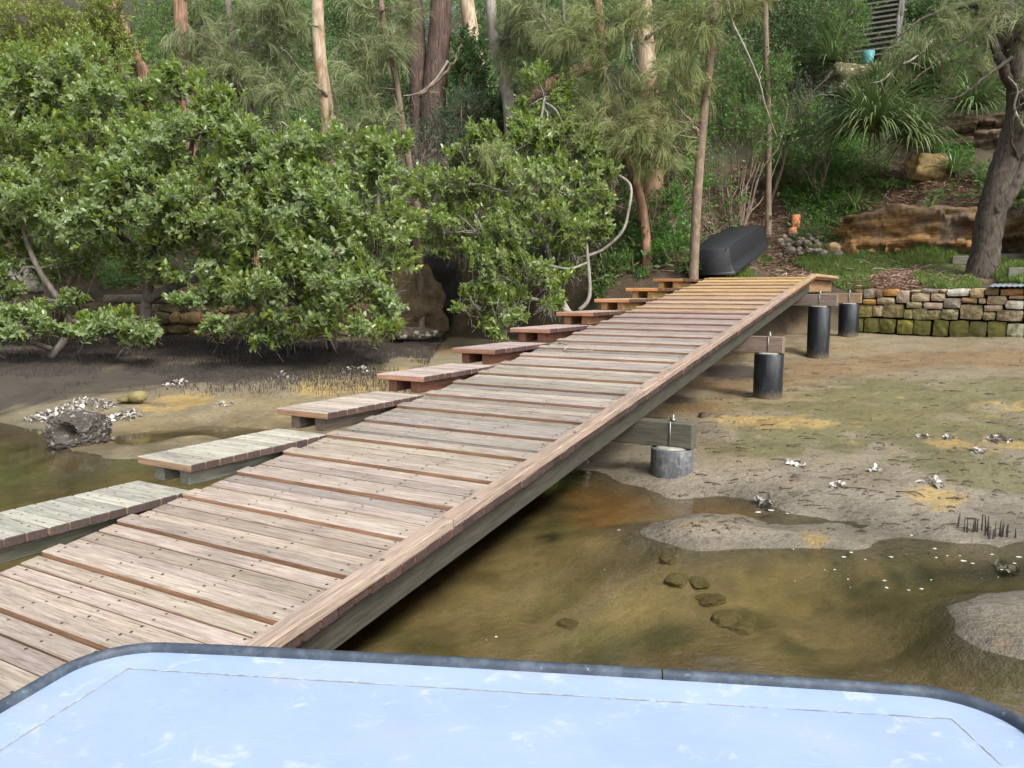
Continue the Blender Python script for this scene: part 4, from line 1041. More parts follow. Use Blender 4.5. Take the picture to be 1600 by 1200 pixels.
def pale_bark():
    t = NT('pale_peeling_bark'); tc = t.n('TexCoord').outputs['Object']
    n1 = t.noise(t.mapping(tc, (5, 5, 1.2)), 1.6, 6, .65, .8); n2 = t.noise(t.mapping(tc, (4, 4, .9)), 1.5, 6, .7, .5); n3 = t.noise(t.mapping(tc, (14, 14, 2)), 1.8, 5, .7)
    c = t.mix(t.ramp(n1, [(.35, 0), (.65, 1)]), (.28, .21, .14), (.50, .42, .31))
    c = t.mix(t.ramp(n2, [(.50, 0), (.60, .85)]), c, (.26, .145, .085))
    c = t.mix(t.ramp(n3, [(.58, 0), (.70, .7)]), c, (.12, .095, .075))
    return t.done(t.bsdf(c, .8, t.bump(n3, .35, .02), .2))
M_pale = pale_bark()
M_orbark = bark_mat('orange_brown_bark', (.13, .075, .05), (.36, .22, .15), (12, 12, 1.6), .6)
M_dkbark = bark_mat('dark_furrowed_bark', (.045, .030, .024), (.15, .105, .085), (16, 16, 2), .8)
M_brbark = bark_mat('brown_bark', (.13, .095, .07), (.27, .205, .155), (12, 12, 4), .4)
M_rightbark = bark_mat('furrowed_grey_brown_bark', (.030, .024, .019), (.115, .096, .078), (11, 11, 3), .9)

M_palegrey = bark_mat('pale_grey_bark', (.17, .155, .135), (.38, .345, .30), (8, 8, 3), .3)
def clump_pts(c, r, n, tight=.20, sub=None):
    """points gathered in sub-clumps near the surface of an ellipsoid; returns positions and outward directions"""
    m = sub or max(4, n // 16)
    d = rdir(m); rad = 1 - .62 * rng.uniform(0, 1, m) ** 1.6
    cen = d * rad[:, None]
    i = rng.integers(0, m, n)
    P = cen[i] + rng.normal(0, tight, (n, 3))
    return np.asarray(c) + P * np.asarray(r), unit(P * 1.0 + 1e-6)
def twig_leaves(mbL, mbT, c, r, n_tw, L, per=10, ratio=.5, up=.45, leaffn=leaves, tight=.165, sub=None, curl=.1, twig=.16):
    P, O = clump_pts(c, r, n_tw, tight, sub)
    D = unit(O * .6 + rdir(n_tw) * .55 + np.array([0, 0, up]))
    ref = unit(np.cross(D, rdir(n_tw)))
    bi = np.cross(D, ref)
    for k in range(per):
        a = k * 2.4 + rng.uniform(-.4, .4, n_tw); back = (k / per) * twig * rng.uniform(.7, 1.2, n_tw)
        out = ref * np.cos(a)[:, None] + bi * np.sin(a)[:, None]
        op = .35 + .75 * (k / per)
        LD = unit(D * (1 - op * .55) + out * op)
        NN = unit(D * .9 - out * .3 + np.array([0, 0, .55]) + rdir(n_tw) * .25)
        ll = L * rng.uniform(.65, 1.15, n_tw)
        if leaffn is leaves: leaves(mbL, P - D * back[:, None], LD, NN, ll, ll * ratio, .16, curl)
        else: small_leaves(mbL, P - D * back[:, None], LD, NN, ll, ll * ratio)
    if mbT is not None:
        # a stick along each twig
        a3 = np.array([0, 2.09, 4.19]); w_ = .0028
        st = P - D * (twig * 1.9); e = P
        vb = np.concatenate([np.stack([st + (ref * math.cos(x) + bi * math.sin(x)) * w_ for x in a3], 1), np.stack([e + (ref * math.cos(x) + bi * math.sin(x)) * w_ * .5 for x in a3], 1)], 1).reshape(-1, 3)
        o_ = np.arange(n_tw)[:, None] * 6
        mbT.add(vb, np.concatenate([o_ + [0, 1, 4, 3], o_ + [1, 2, 5, 4], o_ + [2, 0, 3, 5]]))
def wander(A, B, n=8, amp=.1, sag=0.0):
    A = np.asarray(A, float); B = np.asarray(B, float); t_ = np.linspace(0, 1, n)[:, None]
    L = np.linalg.norm(B - A)
    P = A + (B - A) * t_ + rng.normal(0, amp * L / 3, (n, 3)) * np.sin(np.pi * t_) - np.array([0, 0, sag * L]) * np.sin(np.pi * t_)
    return P
def pxc(px, py, Yd, rx, ry, depth=None):
    c = aty(px, py, Yd); k = Yd / F_PX
    return c, np.array([rx * k, (depth if depth else (rx + ry) / 2 * k), ry * k])

def mangrove(name, label, base, clumps, leafm, dens, L, limbs, barkm, per=9):
    root = empty(name, base, label, 'mangrove tree', 'grey mangroves along the left mudflat'); base = np.asarray(base)
    mbL, mbT = MB(), MB()
    for (px, py, Yd, rx, ry) in clumps:
        c, r = pxc(px, py, Yd, rx, ry)
        n = int(dens * (r[0] * r[2]) * 1000)
        twig_leaves(mbL, mbT, c, r, max(12, n), L, per, .56)
        # limb from the nearest limb point to the clump
        best = min((np.asarray(q[:3]) for l_ in limbs for q in l_), key=lambda q: np.linalg.norm(q - c) + (2 if q[2] > c[2] + .6 else 0))
        tube(mbT, spline(wander(best, c, 5, .12, -.05), 9), np.linspace(.022, .008, 9), 6)
        for _ in range(5):
            e = c + rdir(1)[0] * r * .75; tube(mbT, spline(wander(c + (best - c) * rng.uniform(0, .35), e, 4, .15), 6), np.linspace(.010, .004, 6), 5)
    for l_ in limbs:
        pts = spline(l_, 6 * len(l_)); rr = np.linspace(l_[0][3] if len(l_[0]) > 3 else .075, .02, len(pts)); tube(mbT, pts[:, :3], rr, 9, rough=.07)
    link('crown', mbL.mesh('crown', leafm, origin=base), root); link('trunk', mbT.mesh('trunk', barkm, True, origin=base), root)
    return root
def L4(px, py, Yd): return tuple(aty(px, py, Yd))
A_cl = [(-40, 190, 12.6, 80, 80), (30, 150, 13, 80, 70), (110, 120, 13.2, 80, 55), (180, 165, 12.6, 80, 60), (290, 140, 12.4, 62, 42), (60, 240, 12.2, 90, 70), (160, 250, 11.9, 95, 75), (260, 220, 12, 90, 65), (345, 195, 12, 60, 50), (390, 250, 11.9, 55, 60),
        (40, 310, 12, 80, 55), (140, 330, 11.7, 90, 60), (240, 320, 11.6, 90, 65), (330, 300, 11.5, 75, 65), (310, 385, 11.6, 70, 55), (230, 395, 12, 60, 40), (-40, 330, 12, 60, 60), (340, 440, 11.6, 55, 35), (30, 500, 11.0, 60, 32), (-30, 525, 10.6, 50, 30), (190, 512, 11.2, 58, 32), (90, 465, 11.6, 40, 18), (405, 345, 11.4, 50, 70), (210, 290, 11.4, 70, 55), (40, 400, 12.2, 60, 40), (110, 415, 12.0, 45, 35), (-20, 440, 12, 50, 40), (300, 470, 11.5, 40, 22), (150, 508, 11.2, 45, 28), (228, 505, 11.1, 42, 28), (65, 508, 11.0, 50, 26), (10, 480, 11.2, 45, 30)]
A_lb = [[L4(225, 545, 12.6) + (.10,), L4(228, 480, 12.6) + (.1,), L4(235, 405, 12.5) + (.1,), L4(195, 375, 12.3) + (.1,), L4(140, 300, 12.3) + (.1,), L4(110, 200, 12.6) + (.1,)],
        [L4(228, 470, 12.6) + (.08,), L4(290, 440, 12.3) + (.1,), L4(350, 430, 12) + (.1,), L4(400, 380, 11.8) + (.1,), L4(380, 280, 12) + (.1,)],
        [L4(235, 405, 12.5) + (.06,), L4(280, 330, 12.2) + (.1,), L4(300, 220, 12.2) + (.1,), L4(290, 150, 12.4) + (.1,)],
        [L4(80, 560, 11.6) + (.06,), L4(110, 500, 11.7) + (.1,), L4(60, 420, 11.9) + (.1,), L4(30, 330, 12.1) + (.1,), L4(20, 200, 12.6) + (.1,)],
        [L4(110, 500, 11.7) + (.04,), L4(150, 510, 11.5) + (.1,), L4(190, 510, 11.3) + (.1,)], [L4(80, 545, 11.5) + (.04,), L4(30, 530, 11.2) + (.1,), L4(-20, 530, 10.8) + (.1,)]]
B_cl = [(450, 235, 11.8, 75, 55), (530, 245, 11.8, 80, 55), (600, 260, 11.8, 50, 50), (470, 310, 11.3, 85, 65), (560, 330, 11.2, 85, 65), (430, 380, 11.0, 65, 60), (510, 390, 10.8, 90, 65), (590, 395, 11.0, 60, 65), (450, 450, 10.8, 80, 50), (545, 460, 10.6, 75, 50), (605, 460, 10.9, 40, 55), (400, 495, 10.9, 65, 38), (560, 510, 10.4, 50, 32), (480, 500, 10.7, 60, 30), (380, 440, 11.2, 45, 45), (340, 505, 10.8, 40, 25)]
B_lb = [[L4(520, 545, 12.4) + (.09,), L4(510, 480, 12.1) + (.1,), L4(500, 400, 11.8) + (.1,), L4(520, 310, 11.7) + (.1,), L4(500, 230, 12) + (.1,)], [L4(515, 500, 12.2) + (.06,), L4(570, 450, 11.6) + (.1,), L4(590, 370, 11.4) + (.1,), L4(590, 270, 11.8) + (.1,)], [L4(515, 500, 12.2) + (.06,), L4(440, 450, 11.5) + (.1,), L4(420, 380, 11.4) + (.1,)]]
C_cl = [(850, 150, 13.6, 40, 42), (860, 205, 13.4, 60, 45), (790, 235, 13.2, 65, 42), (730, 245, 13.2, 45, 35), (700, 300, 13, 55, 45), (780, 300, 12.7, 80, 52), (870, 285, 12.8, 75, 50), (910, 250, 13.2, 40, 40), (740, 360, 12.5, 70, 48), (830, 360, 12.4, 75, 50), (690, 360, 12.8, 40, 40), (900, 340, 12.7, 45, 50), (770, 425, 12.2, 60, 40), (840, 430, 12.2, 50, 42), (730, 470, 12.1, 30, 30), (790, 480, 12.0, 48, 34), (850, 475, 12.3, 35, 25), (785, 508, 11.9, 30, 20), (900, 405, 12.8, 30, 30), (938, 290, 12.9, 34, 40), (885, 205, 13.2, 45, 35), (925, 360, 12.8, 28, 26)]
C_lb = [[L4(890, 490, 12.9) + (.05,), L4(870, 450, 12.9) + (.1,), L4(855, 380, 12.8) + (.1,), L4(830, 300, 12.9) + (.1,), L4(850, 160, 13.5) + (.1,)], [L4(892, 488, 12.9) + (.035,), L4(845, 470, 12.5) + (.1,), L4(790, 450, 12.3) + (.1,), L4(760, 370, 12.5) + (.1,), L4(720, 300, 12.9) + (.1,)],
        [L4(905, 485, 12.7) + (.036,), L4(921, 462, 12.7) + (.1,), L4(918, 400, 12.7) + (.1,), L4(912, 340, 12.8) + (.1,), L4(905, 270, 13) + (.1,)], [L4(918, 400, 12.7) + (.026,), L4(945, 388, 12.7) + (.1,), L4(972, 362, 12.6) + (.1,), L4(982, 330, 12.6) + (.1,), L4(985, 290, 12.7) + (.1,), L4(960, 270, 12.8) + (.1,)],
        [L4(918, 410, 12.7) + (.02,), L4(890, 420, 12.5) + (.1,), L4(860, 415, 12.4) + (.1,)]]
mangrove('mangrove_tree', 'largest mangrove with a broad leafy crown at the left edge, low limbs over dark mud', aty(225, 545, 12.6), A_cl, M_mang, .62, .100, A_lb, M_greytrunk)
mangrove('mangrove_tree', 'dense rounded mangrove left of the brown boulder, leaves hanging to the mud', aty(520, 545, 12.4), B_cl, M_mang, .68, .098, B_lb, M_greytrunk)
mangrove('mangrove_tree', 'yellow-green mangrove with bare grey stems beside the upper step platforms', aty(900, 488, 12.8), C_cl, M_mangY, .64, .094, C_lb, M_palegrey)

# shrubs and understorey trees
def shrub(label, clumps, m, dens, L, ratio=.45, per=8, up=.35, tight=.22, cat='shrub', name='shrub', group=None, curl=.12, fn=small_leaves, stem=True, bark=None, twig=.14):
    c0, r0 = pxc(*clumps[0]); b = np.array([c0[0], c0[1], min(gz(c0[0], c0[1]), c0[2] - r0[2] * .5)])
    root = empty(name, b, label, cat, group); mbL, mbT = MB(), MB()
    for cl_ in clumps:
        c, r = pxc(*cl_); n = max(10, int(dens * r[0] * r[2] * 1000))
        twig_leaves(mbL, mbT, c, r, n, L, per, ratio, up, fn, tight, None, curl, twig)
        if stem:
            for _ in range(4): tube(mbT, spline(wander(b + [rng.normal(0, .05), 0, 0], c + rdir(1)[0] * r * .6, 5, .12), 8), np.linspace(.02, .006, 8), 5)
    link('foliage', mbL.mesh('foliage', m, origin=b), root)
    if mbT.v: link('stem', mbT.mesh('stem', bark or M_brbark, origin=b), root)
    return root
shrub('rounded blue-green shrub at the foot of the pale leaning trunk', [(720, 175, 15.6, 48, 42), (700, 200, 15.4, 40, 30)], M_blu, 1.5, .05)
shrub('silvery grey soft shrub behind the middle mangrove', [(645, 245, 15.0, 60, 50), (690, 270, 14.8, 50, 30), (610, 210, 15.4, 40, 30), (660, 320, 14.6, 45, 40)], M_slv, 1.3, .038, .35)
shrub('dark glossy-leaved shrub with big leaves below the forked grey trunk', [(765, 195, 16.4, 50, 40), (740, 120, 16.6, 32, 60), (800, 180, 16.4, 40, 40)], M_dkg, .8, .11, .4, fn=leaves)
shrub('pale green leafy shrub right of the mangrove stems, above the top steps', [(1020, 330, 14.2, 45, 50), (1050, 390, 13.8, 40, 35), (985, 380, 14.2, 35, 40), (1065, 300, 14.8, 35, 40)], M_brt, .55, .085, .5, per=6, fn=leaves)
shrub('dark green fern-like shrub at the water side of the ninth step', [(955, 425, 13.8, 40, 40), (990, 430, 13.9, 30, 25), (935, 380, 14.2, 35, 40)], M_mid, .7, .10, .3, up=.1)
shrub('mixed green bush between the slim brown tree and the slender upright stem', [(1155, 190, 17.6, 60, 50), (1190, 130, 18.4, 50, 50), (1140, 110, 18.8, 50, 50), (1230, 190, 18.2, 50, 40)], M_mid, .8, .07, .42)
shrub('bright green leafy mound above the terracotta pieces', [(1255, 285, 19.3, 48, 45), (1285, 318, 18.7, 45, 24), (1225, 250, 19.6, 45, 35), (1290, 235, 19.8, 40, 35)], M_brt, 1.1, .055, .5)
shrub('small bright green mound right of the short terracotta piece', [(1277, 366, 17.7, 30, 22), (1258, 372, 17.6, 16, 12)], M_brt, 2.2, .04, .5)
shrub('fern-leaved green bush left of the big strappy clump', [(1285, 205, 18.6, 45, 35), (1250, 160, 19, 45, 35)], M_blu, 1.0, .06, .3, up=.1)
shrub('very dark tall bush at the top, left of the timber stair', [(1250, 60, 23, 75, 60), (1200, 20, 23.5, 60, 50), (1290, 20, 23.5, 50, 40), (1215, 90, 22.5, 50, 30)], M_dkg, .7, .09, .4)
shrub('spiky mid-green bush at the foot of the timber stair', [(1315, 60, 22, 35, 45), (1330, 25, 22.4, 30, 25)], M_mid, .9, .12, .16, up=.7)
shrub('ferny yellow-green bush right of the timber stair', [(1480, 95, 20.5, 50, 35), (1440, 70, 21.5, 35, 25), (1530, 120, 20, 35, 30)], M_brt, .7, .09, .2, up=.2)
shrub('green bush at the right edge behind the leaning tree', [(1590, 90, 19.5, 45, 60), (1600, 200, 18.2, 40, 45)], M_mid, .8, .07, .42)
shrub('sparse weedy shrub on the leaf-strewn slope above the dinghy', [(1120, 280, 16, 50, 40), (1165, 310, 15.8, 40, 30), (1090, 330, 15.2, 30, 40)], M_mid, .35, .06, .5, per=6)
shrub('dark climber mass between the forked trunk and the pale mottled trunk', [(860, 130, 20, 55, 75), (920, 60, 21, 60, 55), (900, 170, 19, 45, 40), (950, 200, 18, 40, 45)], M_dkg, .75, .09, .4)
shrub('dark understorey bush between the she-oak and the twin dark trunks', [(590, 90, 20, 55, 65), (560, 30, 21, 55, 45), (620, 170, 18.5, 40, 45)], M_dkg, .75, .08, .4)
shrub('dark bush behind the she-oak sprays, upper left', [(400, 110, 19, 75, 65), (340, 60, 20, 65, 60), (450, 50, 20, 60, 50), (390, 190, 17.5, 55, 45)], M_dkg, .75, .08, .4)
shrub('shady green bush behind the leaning orange trunk, upper left', [(250, 60, 19, 60, 55), (190, 110, 18, 50, 45), (300, 30, 20, 40, 40)], M_mid, .75, .08, .4)
shrub('yellow-green leafy tree crown filling the top left corner', [(50, 40, 14.6, 75, 50), (130, 70, 14.6, 60, 50), (-30, 90, 14.4, 60, 55), (180, 30, 14.8, 45, 45), (90, 100, 14.2, 70, 35)], M_yel, 1.1, .085, .38, cat='tree', name='leafy_tree', fn=leaves)
shrub('green undergrowth bush right of the mottled trunk', [(1060, 210, 17.2, 40, 50), (1050, 120, 18.4, 45, 55), (1085, 40, 20, 45, 45)], M_mid, .8, .07, .42)
shrub('dark foliage at the very top between the dark trunks and the pale trunk', [(770, 40, 22, 60, 45), (840, 30, 22, 45, 45), (700, 110, 20, 35, 50)], M_dkg, .7, .09, .4)
shrub('dark bush at the top behind the mottled trunk', [(980, 40, 23, 50, 50), (1040, 30, 23, 45, 45), (1130, 40, 22, 40, 45)], M_dkg, .7, .09, .4)
shrub('pale silvery fern fronds glimpsed behind the twin dark trunks', [(690, 45, 18.6, 45, 35), (650, 40, 18.8, 45, 35), (625, 70, 18.8, 30, 25)], M_slv, .55, .12, .16, up=.15)
shrub('dark shrub at the top right behind the she-oak branches', [(1480, 20, 24, 60, 40), (1540, 20, 22, 50, 50), (1420, 20, 25, 40, 30)], M_dkg, .7, .09, .4)
shrub('low green bush behind the rubble wall on the left', [(110, 410, 16.0, 55, 32), (190, 425, 15.8, 50, 25), (60, 395, 16.2, 35, 25)], M_brt, 1.0, .05, .35, stem=False)
shrub('low green bush on the bank between the mangroves and the black boulder', [(700, 395, 15.6, 40, 40), (610, 330, 15.6, 45, 60)], M_dkg, 1.0, .06, .4)
shrub('leafy scrub under the fallen branch behind the yellow-green mangrove', [(930, 300, 15.5, 45, 45), (970, 240, 16.2, 40, 45), (820, 130, 18, 40, 45)], M_dkg, .9, .07, .4)

shrub('low weedy growth on the leaf-strewn bank below the biggest strap-leaved clump', [(1320, 285, 18.4, 45, 20), (1385, 290, 18.0, 40, 16), (1300, 330, 17.8, 22, 16)], M_mid, .9, .05, .45, stem=False)
shrub('low green weeds along the bank top beside the yellowish boulder', [(1500, 300, 16.9, 40, 16), (1420, 285, 17.6, 20, 14), (1530, 270, 17.0, 25, 18)], M_brt, .8, .05, .4, stem=False)
# ground cover and undergrowth on the slope
mb = MB(); n = 220000
x = rng.uniform(-16, 19, n); y = rng.uniform(13.2, 42, n); d = (y - wall_y(x)) * .88
z = ground(x, y); P = np.stack([x, y, z], 1); u_, v_ = proj(P)
keep = (d > .8) & (u_ > -150) & (u_ < 1750) & (v_ > -120)
right = (u_ > 1085) & (v_ > 225)                           # leaf-strewn and grassy ground stays open
keep &= ~(right & (rng.uniform(size=n) < .96)); keep &= ~((u_ > 1290) & (v_ > 130) & (rng.uniform(size=n) < .8))
keep &= (fbm(x * .8, y * .8, 55) > -.10)
P = P[keep]; n = len(P); P[:, 2] += rng.uniform(0, 1, n) ** 1.5 * .75
small_leaves(mb, P, rdir(n) + [0, -.25, .2], rdir(n) * .7 + [0, -.5, .7], rng.uniform(.08, .17, n), rng.uniform(.04, .085, n))
tag(mb.obj('undergrowth', M_under), 'dark leafy undergrowth covering the wooded slope', 'undergrowth', kind='stuff')
def px_scatter(n, polys):
    out = []
    per = n // len(polys)
    for (cx, cy, rx, ry) in polys:
        # sample in plan around the spot where the ray meets the ground
        p = hit(cx, cy); e1 = hit(cx + rx, cy); e2 = hit(cx, cy - ry)
        ax_ = abs(e1[0] - p[0]); ay = min(2.2, abs(e2[1] - p[1]) + .25)
        a = rng.uniform(0, 2 * np.pi, per); q = np.sqrt(rng.uniform(0, 1, per))
        out.append(np.stack([p[0] + np.cos(a) * q * ax_, p[1] + np.sin(a) * q * ay], 1))
    P = np.concatenate(out); d = P[:, 1] - wall_y(P[:, 0]); P = P[d > .18]
    return np.c_[P, ground(P[:, 0], P[:, 1])]
# grass
P = px_scatter(42000, [(1310, 405, 80, 18), (1400, 405, 90, 16), (1340, 430, 50, 12), (1270, 418, 45, 12), (1560, 415, 60, 22), (1480, 440, 50, 8), (1590, 435, 50, 10), (1145, 425, 22, 8), (1180, 405, 20, 10), (1320, 440, 40, 6), (1450, 400, 60, 14)])
n = len(P); mb = MB(); h_ = rng.uniform(.05, .15, n) * (1 + fbm(P[:, 0] * 2, P[:, 1] * 2, 31) * 1.6); a = rng.uniform(0, 2 * np.pi, n)
D = np.stack([np.cos(a) * .5, np.sin(a) * .5, np.ones(n)], 1)
small_leaves(mb, P - [0, 0, .01], D, rdir(n) * [1, 1, .2], h_, .009 + .004 * rng.uniform(size=n))
tag(mb.obj('grass', M_grass), 'green grass on the terrace behind the stone wall', 'grass', kind='stuff')
# bright ground cover (wandering weed) patches
P = px_scatter(26000, [(1340, 260, 60, 25), (1300, 240, 50, 30), (1450, 210, 60, 20), (1330, 210, 50, 20), (1490, 250, 40, 20), (1230, 220, 50, 40), (1480, 130, 60, 25), (1400, 140, 60, 25), (1300, 330, 40, 30), (1560, 300, 40, 25), (1220, 280, 40, 40), (1265, 330, 50, 40), (1290, 300, 50, 30), (1330, 300, 60, 30), (130, 420, 70, 25), (210, 430, 50, 20), (1330, 170, 50, 20), (1400, 170, 40, 12)])
n = len(P); mb = MB(); P[:, 2] += rng.uniform(0, .22, n)
small_leaves(mb, P, rdir(n) + [0, -.2, .3], rdir(n) * .5 + [0, -.3, .9], rng.uniform(.04, .08, n), rng.uniform(.025, .045, n))
tag(mb.obj('ground_cover', M_brt), 'bright green creeping ground cover on the slope', 'ground cover', kind='stuff')
# dead leaves, bark strips and sticks
P = px_scatter(26000, [(1330, 315, 50, 15), (1440, 315, 60, 15), (1500, 320, 50, 15), (1150, 340, 50, 40), (1180, 330, 60, 30), (1200, 365, 50, 25), (1210, 410, 50, 20), (1150, 310, 50, 30), (1120, 345, 40, 30), (1430, 435, 70, 14), (1370, 445, 60, 8), (1350, 300, 80, 30), (1470, 300, 70, 30), (1420, 270, 80, 25), (1090, 330, 40, 50), (1240, 430, 60, 10), (1530, 300, 50, 30), (1180, 280, 50, 25), (1060, 390, 30, 40), (330, 450, 120, 12), (1300, 380, 60, 10)])
n = len(P); mb = MB(); P[:, 2] += rng.uniform(.0, .05, n)
a = rng.uniform(0, 2 * np.pi, n); D = np.stack([np.cos(a), np.sin(a) , rng.normal(0, .22, n)], 1)
small_leaves(mb, P, D, rdir(n) * .5 + [0, -.2, 1], rng.uniform(.06, .26, n), rng.uniform(.010, .022, n))
tag(mb.obj('leaf_litter', M_litter), 'brown dead leaves, bark strips and twigs on the bank', 'leaf litter', kind='stuff')
mb = MB()
for i in range(260):
    px, py = random.choice([(random.uniform(1060, 1240), random.uniform(280, 420)), (random.uniform(1300, 1560), random.uniform(250, 335)), (random.uniform(1330, 1500), random.uniform(415, 447)), (random.uniform(960, 1090), random.uniform(290, 430))])
    q = hit(px, py); L = random.uniform(.15, .7); dv = unit(rng.normal(size=3) * [1, .7, .5]) * L; dv[2] = abs(dv[2]) * (1.3 if px < 1090 else .4)
    tube(mb, spline([q, q + dv * .5 + rng.normal(0, .04, 3) + [0, 0, .04], q + dv + [0, 0, .02]], 5), random.uniform(.004, .010), 4)
tag(mb.obj('dead_sticks', bark_mat('dead_stick', (.16, .11, .08), (.36, .29, .23), (8, 8, 8), .2)), 'dead sticks and vine canes tangled on the bank', 'sticks', kind='stuff')

# strappy clumps
def strappy(label, px, py, Yd, n, L, w_=.022, wide=1.0):
    b = aty(px, py, Yd); b[2] = min(b[2], gz(b[0], b[1]) + .5) if gz(b[0], b[1]) > b[2] - .3 else b[2]
    mb = MB(); a = rng.uniform(0, 2 * np.pi, n); out = np.stack([np.cos(a) * wide, np.sin(a), np.zeros(n)], 1)
    el = rng.uniform(.15, 1.35, n); l_ = L * rng.uniform(.6, 1.1, n)
    P = b + out * rng.uniform(0, .10, n)[:, None] * L; V = unit(out * np.cos(el)[:, None] + np.array([0, 0, 1]) * np.sin(el)[:, None])
    S = unit(np.cross(V, [0, 0, 1.]) + 1e-6); rows = []; seg = 7
    for k in range(seg):
        ww = w_ * (1 - (k / (seg - 1)) ** 2.2) + .001
        rows.append((P + S * ww / 2, P - S * ww / 2)); P = P + V * (l_ / (seg - 1))[:, None]; V = unit(V + np.array([0, 0, -.36]) * (.5 + .16 * k))
    v = np.stack([r_ for rr in rows for r_ in rr], 1).reshape(-1, 3); o_ = np.arange(n)[:, None] * (2 * seg)
    mb.add(v, np.concatenate([o_ + [2 * k, 2 * k + 1, 2 * k + 3, 2 * k + 2] for k in range(seg - 1)]))
    o = mb.obj('strappy_plant', M_strap, None, False, b); return tag(o, label, 'plant', 'strap-leaved clumps on the right slope')
strappy('largest strap-leaved clump, spilling over the bank in the upper right', 1365, 205, 17.9, 520, 1.75, .042)
strappy('strap-leaved clump just right of the largest one, above the yellowish boulder', 1425, 225, 17.6, 280, 1.35, .034)
strappy('bright strap-leaved clump on the dark ledge beside the leaning tree', 1520, 170, 18.6, 340, 1.35, .034)
strappy('strap-leaved clump beside the lichen boulder', 1375, 130, 20.3, 220, 1.1, .032)
strappy('strap-leaved clump right of the lichen boulder under the ferny bush', 1435, 110, 20.6, 260, 1.5, .036)
strappy('small strap-leaved tuft right of the yellowish boulder', 1490, 270, 17.3, 140, .8, .026)
strappy('strap-leaved clump at the right edge beside the leaning trunk', 1590, 310, 15.6, 200, 1.15, .028)
strappy('low strap-leaved tuft on the bank above the left end of the sandstone face', 1335, 322, 17.6, 120, .62, .018)
strappy('strap-leaved tuft hanging over the middle of the sandstone face', 1455, 330, 16.4, 110, .6, .018)
strappy('narrow strap-leaved tuft left of the timber stair foot', 1300, 95, 21.5, 160, 1.4, .03)

# ------------------------------------------------------------------ trees with trunks
def needle_spray(mb, c, r, n_spray, per=46, L=.26, w_=.0088, droop=.55, sub=None):
    P0, O = clump_pts(c, r, n_spray, .28, sub)
    D0 = unit(O * .7 + rdir(n_spray) * .7 + np.array([0, 0, .15]))
    i = np.repeat(np.arange(n_spray), per); n = len(i)
    V = unit(D0[i] + rdir(n) * .55); P = P0[i] - D0[i] * rng.uniform(0, .18, n)[:, None]
    S = unit(np.cross(V, rdir(n))); l_ = L * rng.uniform(.55, 1.2, n); seg = 4; rows = []
    for k in range(seg):
        ww = w_ * (1 - .75 * k / (seg - 1)); rows += [P + S * ww / 2, P - S * ww / 2]
        P = P + V * (l_ / (seg - 1))[:, None]; V = unit(V + np.array([0, 0, -droop]))
    v = np.stack(rows, 1).reshape(-1, 3); o_ = np.arange(n)[:, None] * (2 * seg)
    mb.add(v, np.concatenate([o_ + [2 * k, 2 * k + 1, 2 * k + 3, 2 * k + 2] for k in range(seg - 1)]))
    return P0
def trunk_path(pts, Yd, extend=True):
    P = [aty(px, py, Yd + (q[0] if q else 0)) for px, py, *q in pts]
    b = P[0]; g = gz(b[0], b[1])
    P[0] = np.array([b[0], b[1], min(b[2], g - .1)]) if b[2] > g - .1 and b[2] - g < 1.2 else b
    return P
def tree(name, label, pts, Yd, wpx, m, sprays=(), branches=(), spraym=None, cat='tree', group=None, taper=.75, dens=30, flare=1.25, per=24, L=.32):
    P = trunk_path(pts, Yd)
    if P[0][2] > gz(P[0][0], P[0][1]) + .05: P = [np.array([P[0][0] , P[0][1], gz(P[0][0], P[0][1]) - .15])] + P
    b = P[0]; root = empty(name, b, label, cat, group)
    sp_ = spline(P, 10 * len(P)); r0 = wpx / F_PX * Yd / 2
    rr = np.interp(np.linspace(0, 1, len(sp_)), [0, .12, 1], [r0 * flare, r0, r0 * taper])
    mbT = MB(); tube(mbT, sp_, rr, 14, rough=.05)
    mbB = MB()
    for br in branches:
        w0 = br[0]; q = [aty(px, py, Yd + dy) for px, py, dy in br[1:]]
        q = spline(q, 7 * len(q)); tube(mbB, q + rng.normal(0, .012, q.shape), np.linspace(w0, w0 * .3, len(q)) / F_PX * Yd / 2, 6)
    if sprays:
        mbN = MB()
        for s_ in sprays:
            px, py, dy, rx, ry = s_[:5]; c, r = pxc(px, py, Yd + dy, rx, ry)
            n = max(6, int(dens * r[0] * r[2] * 10)); P0 = needle_spray(mbN, c, r, n, per, L)
            near = sp_[np.argmin(np.linalg.norm(sp_ - c, axis=1))]
            tube(mbB, spline(wander(near, c, 5, .10, -.06), 9), np.linspace(.018, .006, 9), 5)
            for k in rng.choice(len(P0), min(len(P0), 14), False): tube(mbB, spline(wander(c + (near - c) * rng.uniform(0, .4), P0[k], 4, .12, -.08), 6), np.linspace(.006, .003, 6), 4)
        link('crown', mbN.mesh('crown', spraym or M_need, origin=b), root)
    link('trunk', mbT.mesh('trunk', m, True, origin=b), root)
    if mbB.v: link('branch', mbB.mesh('branch', m if m in (M_brbark, M_rightbark) else M_greytrunk, True, origin=b), root)
    return root
SG = 'drooping she-oaks on the bank'
tree('eucalyptus_tree', 'straight tree with peeling pale and orange bark behind the two left mangroves', [(515, 260), (510, 170), (500, 90), (496, 0), (494, -120)], 15.5, 22, M_pale, branches=[(6, (512, 150, -.1), (470, 110, -.4), (430, 60, -.6))])
tree('eucalyptus_tree', 'short-looking brown trunk with smooth top above the left mangrove', [(292, 150), (289, 90), (283, 30), (278, -80)], 17, 24, M_orbark)
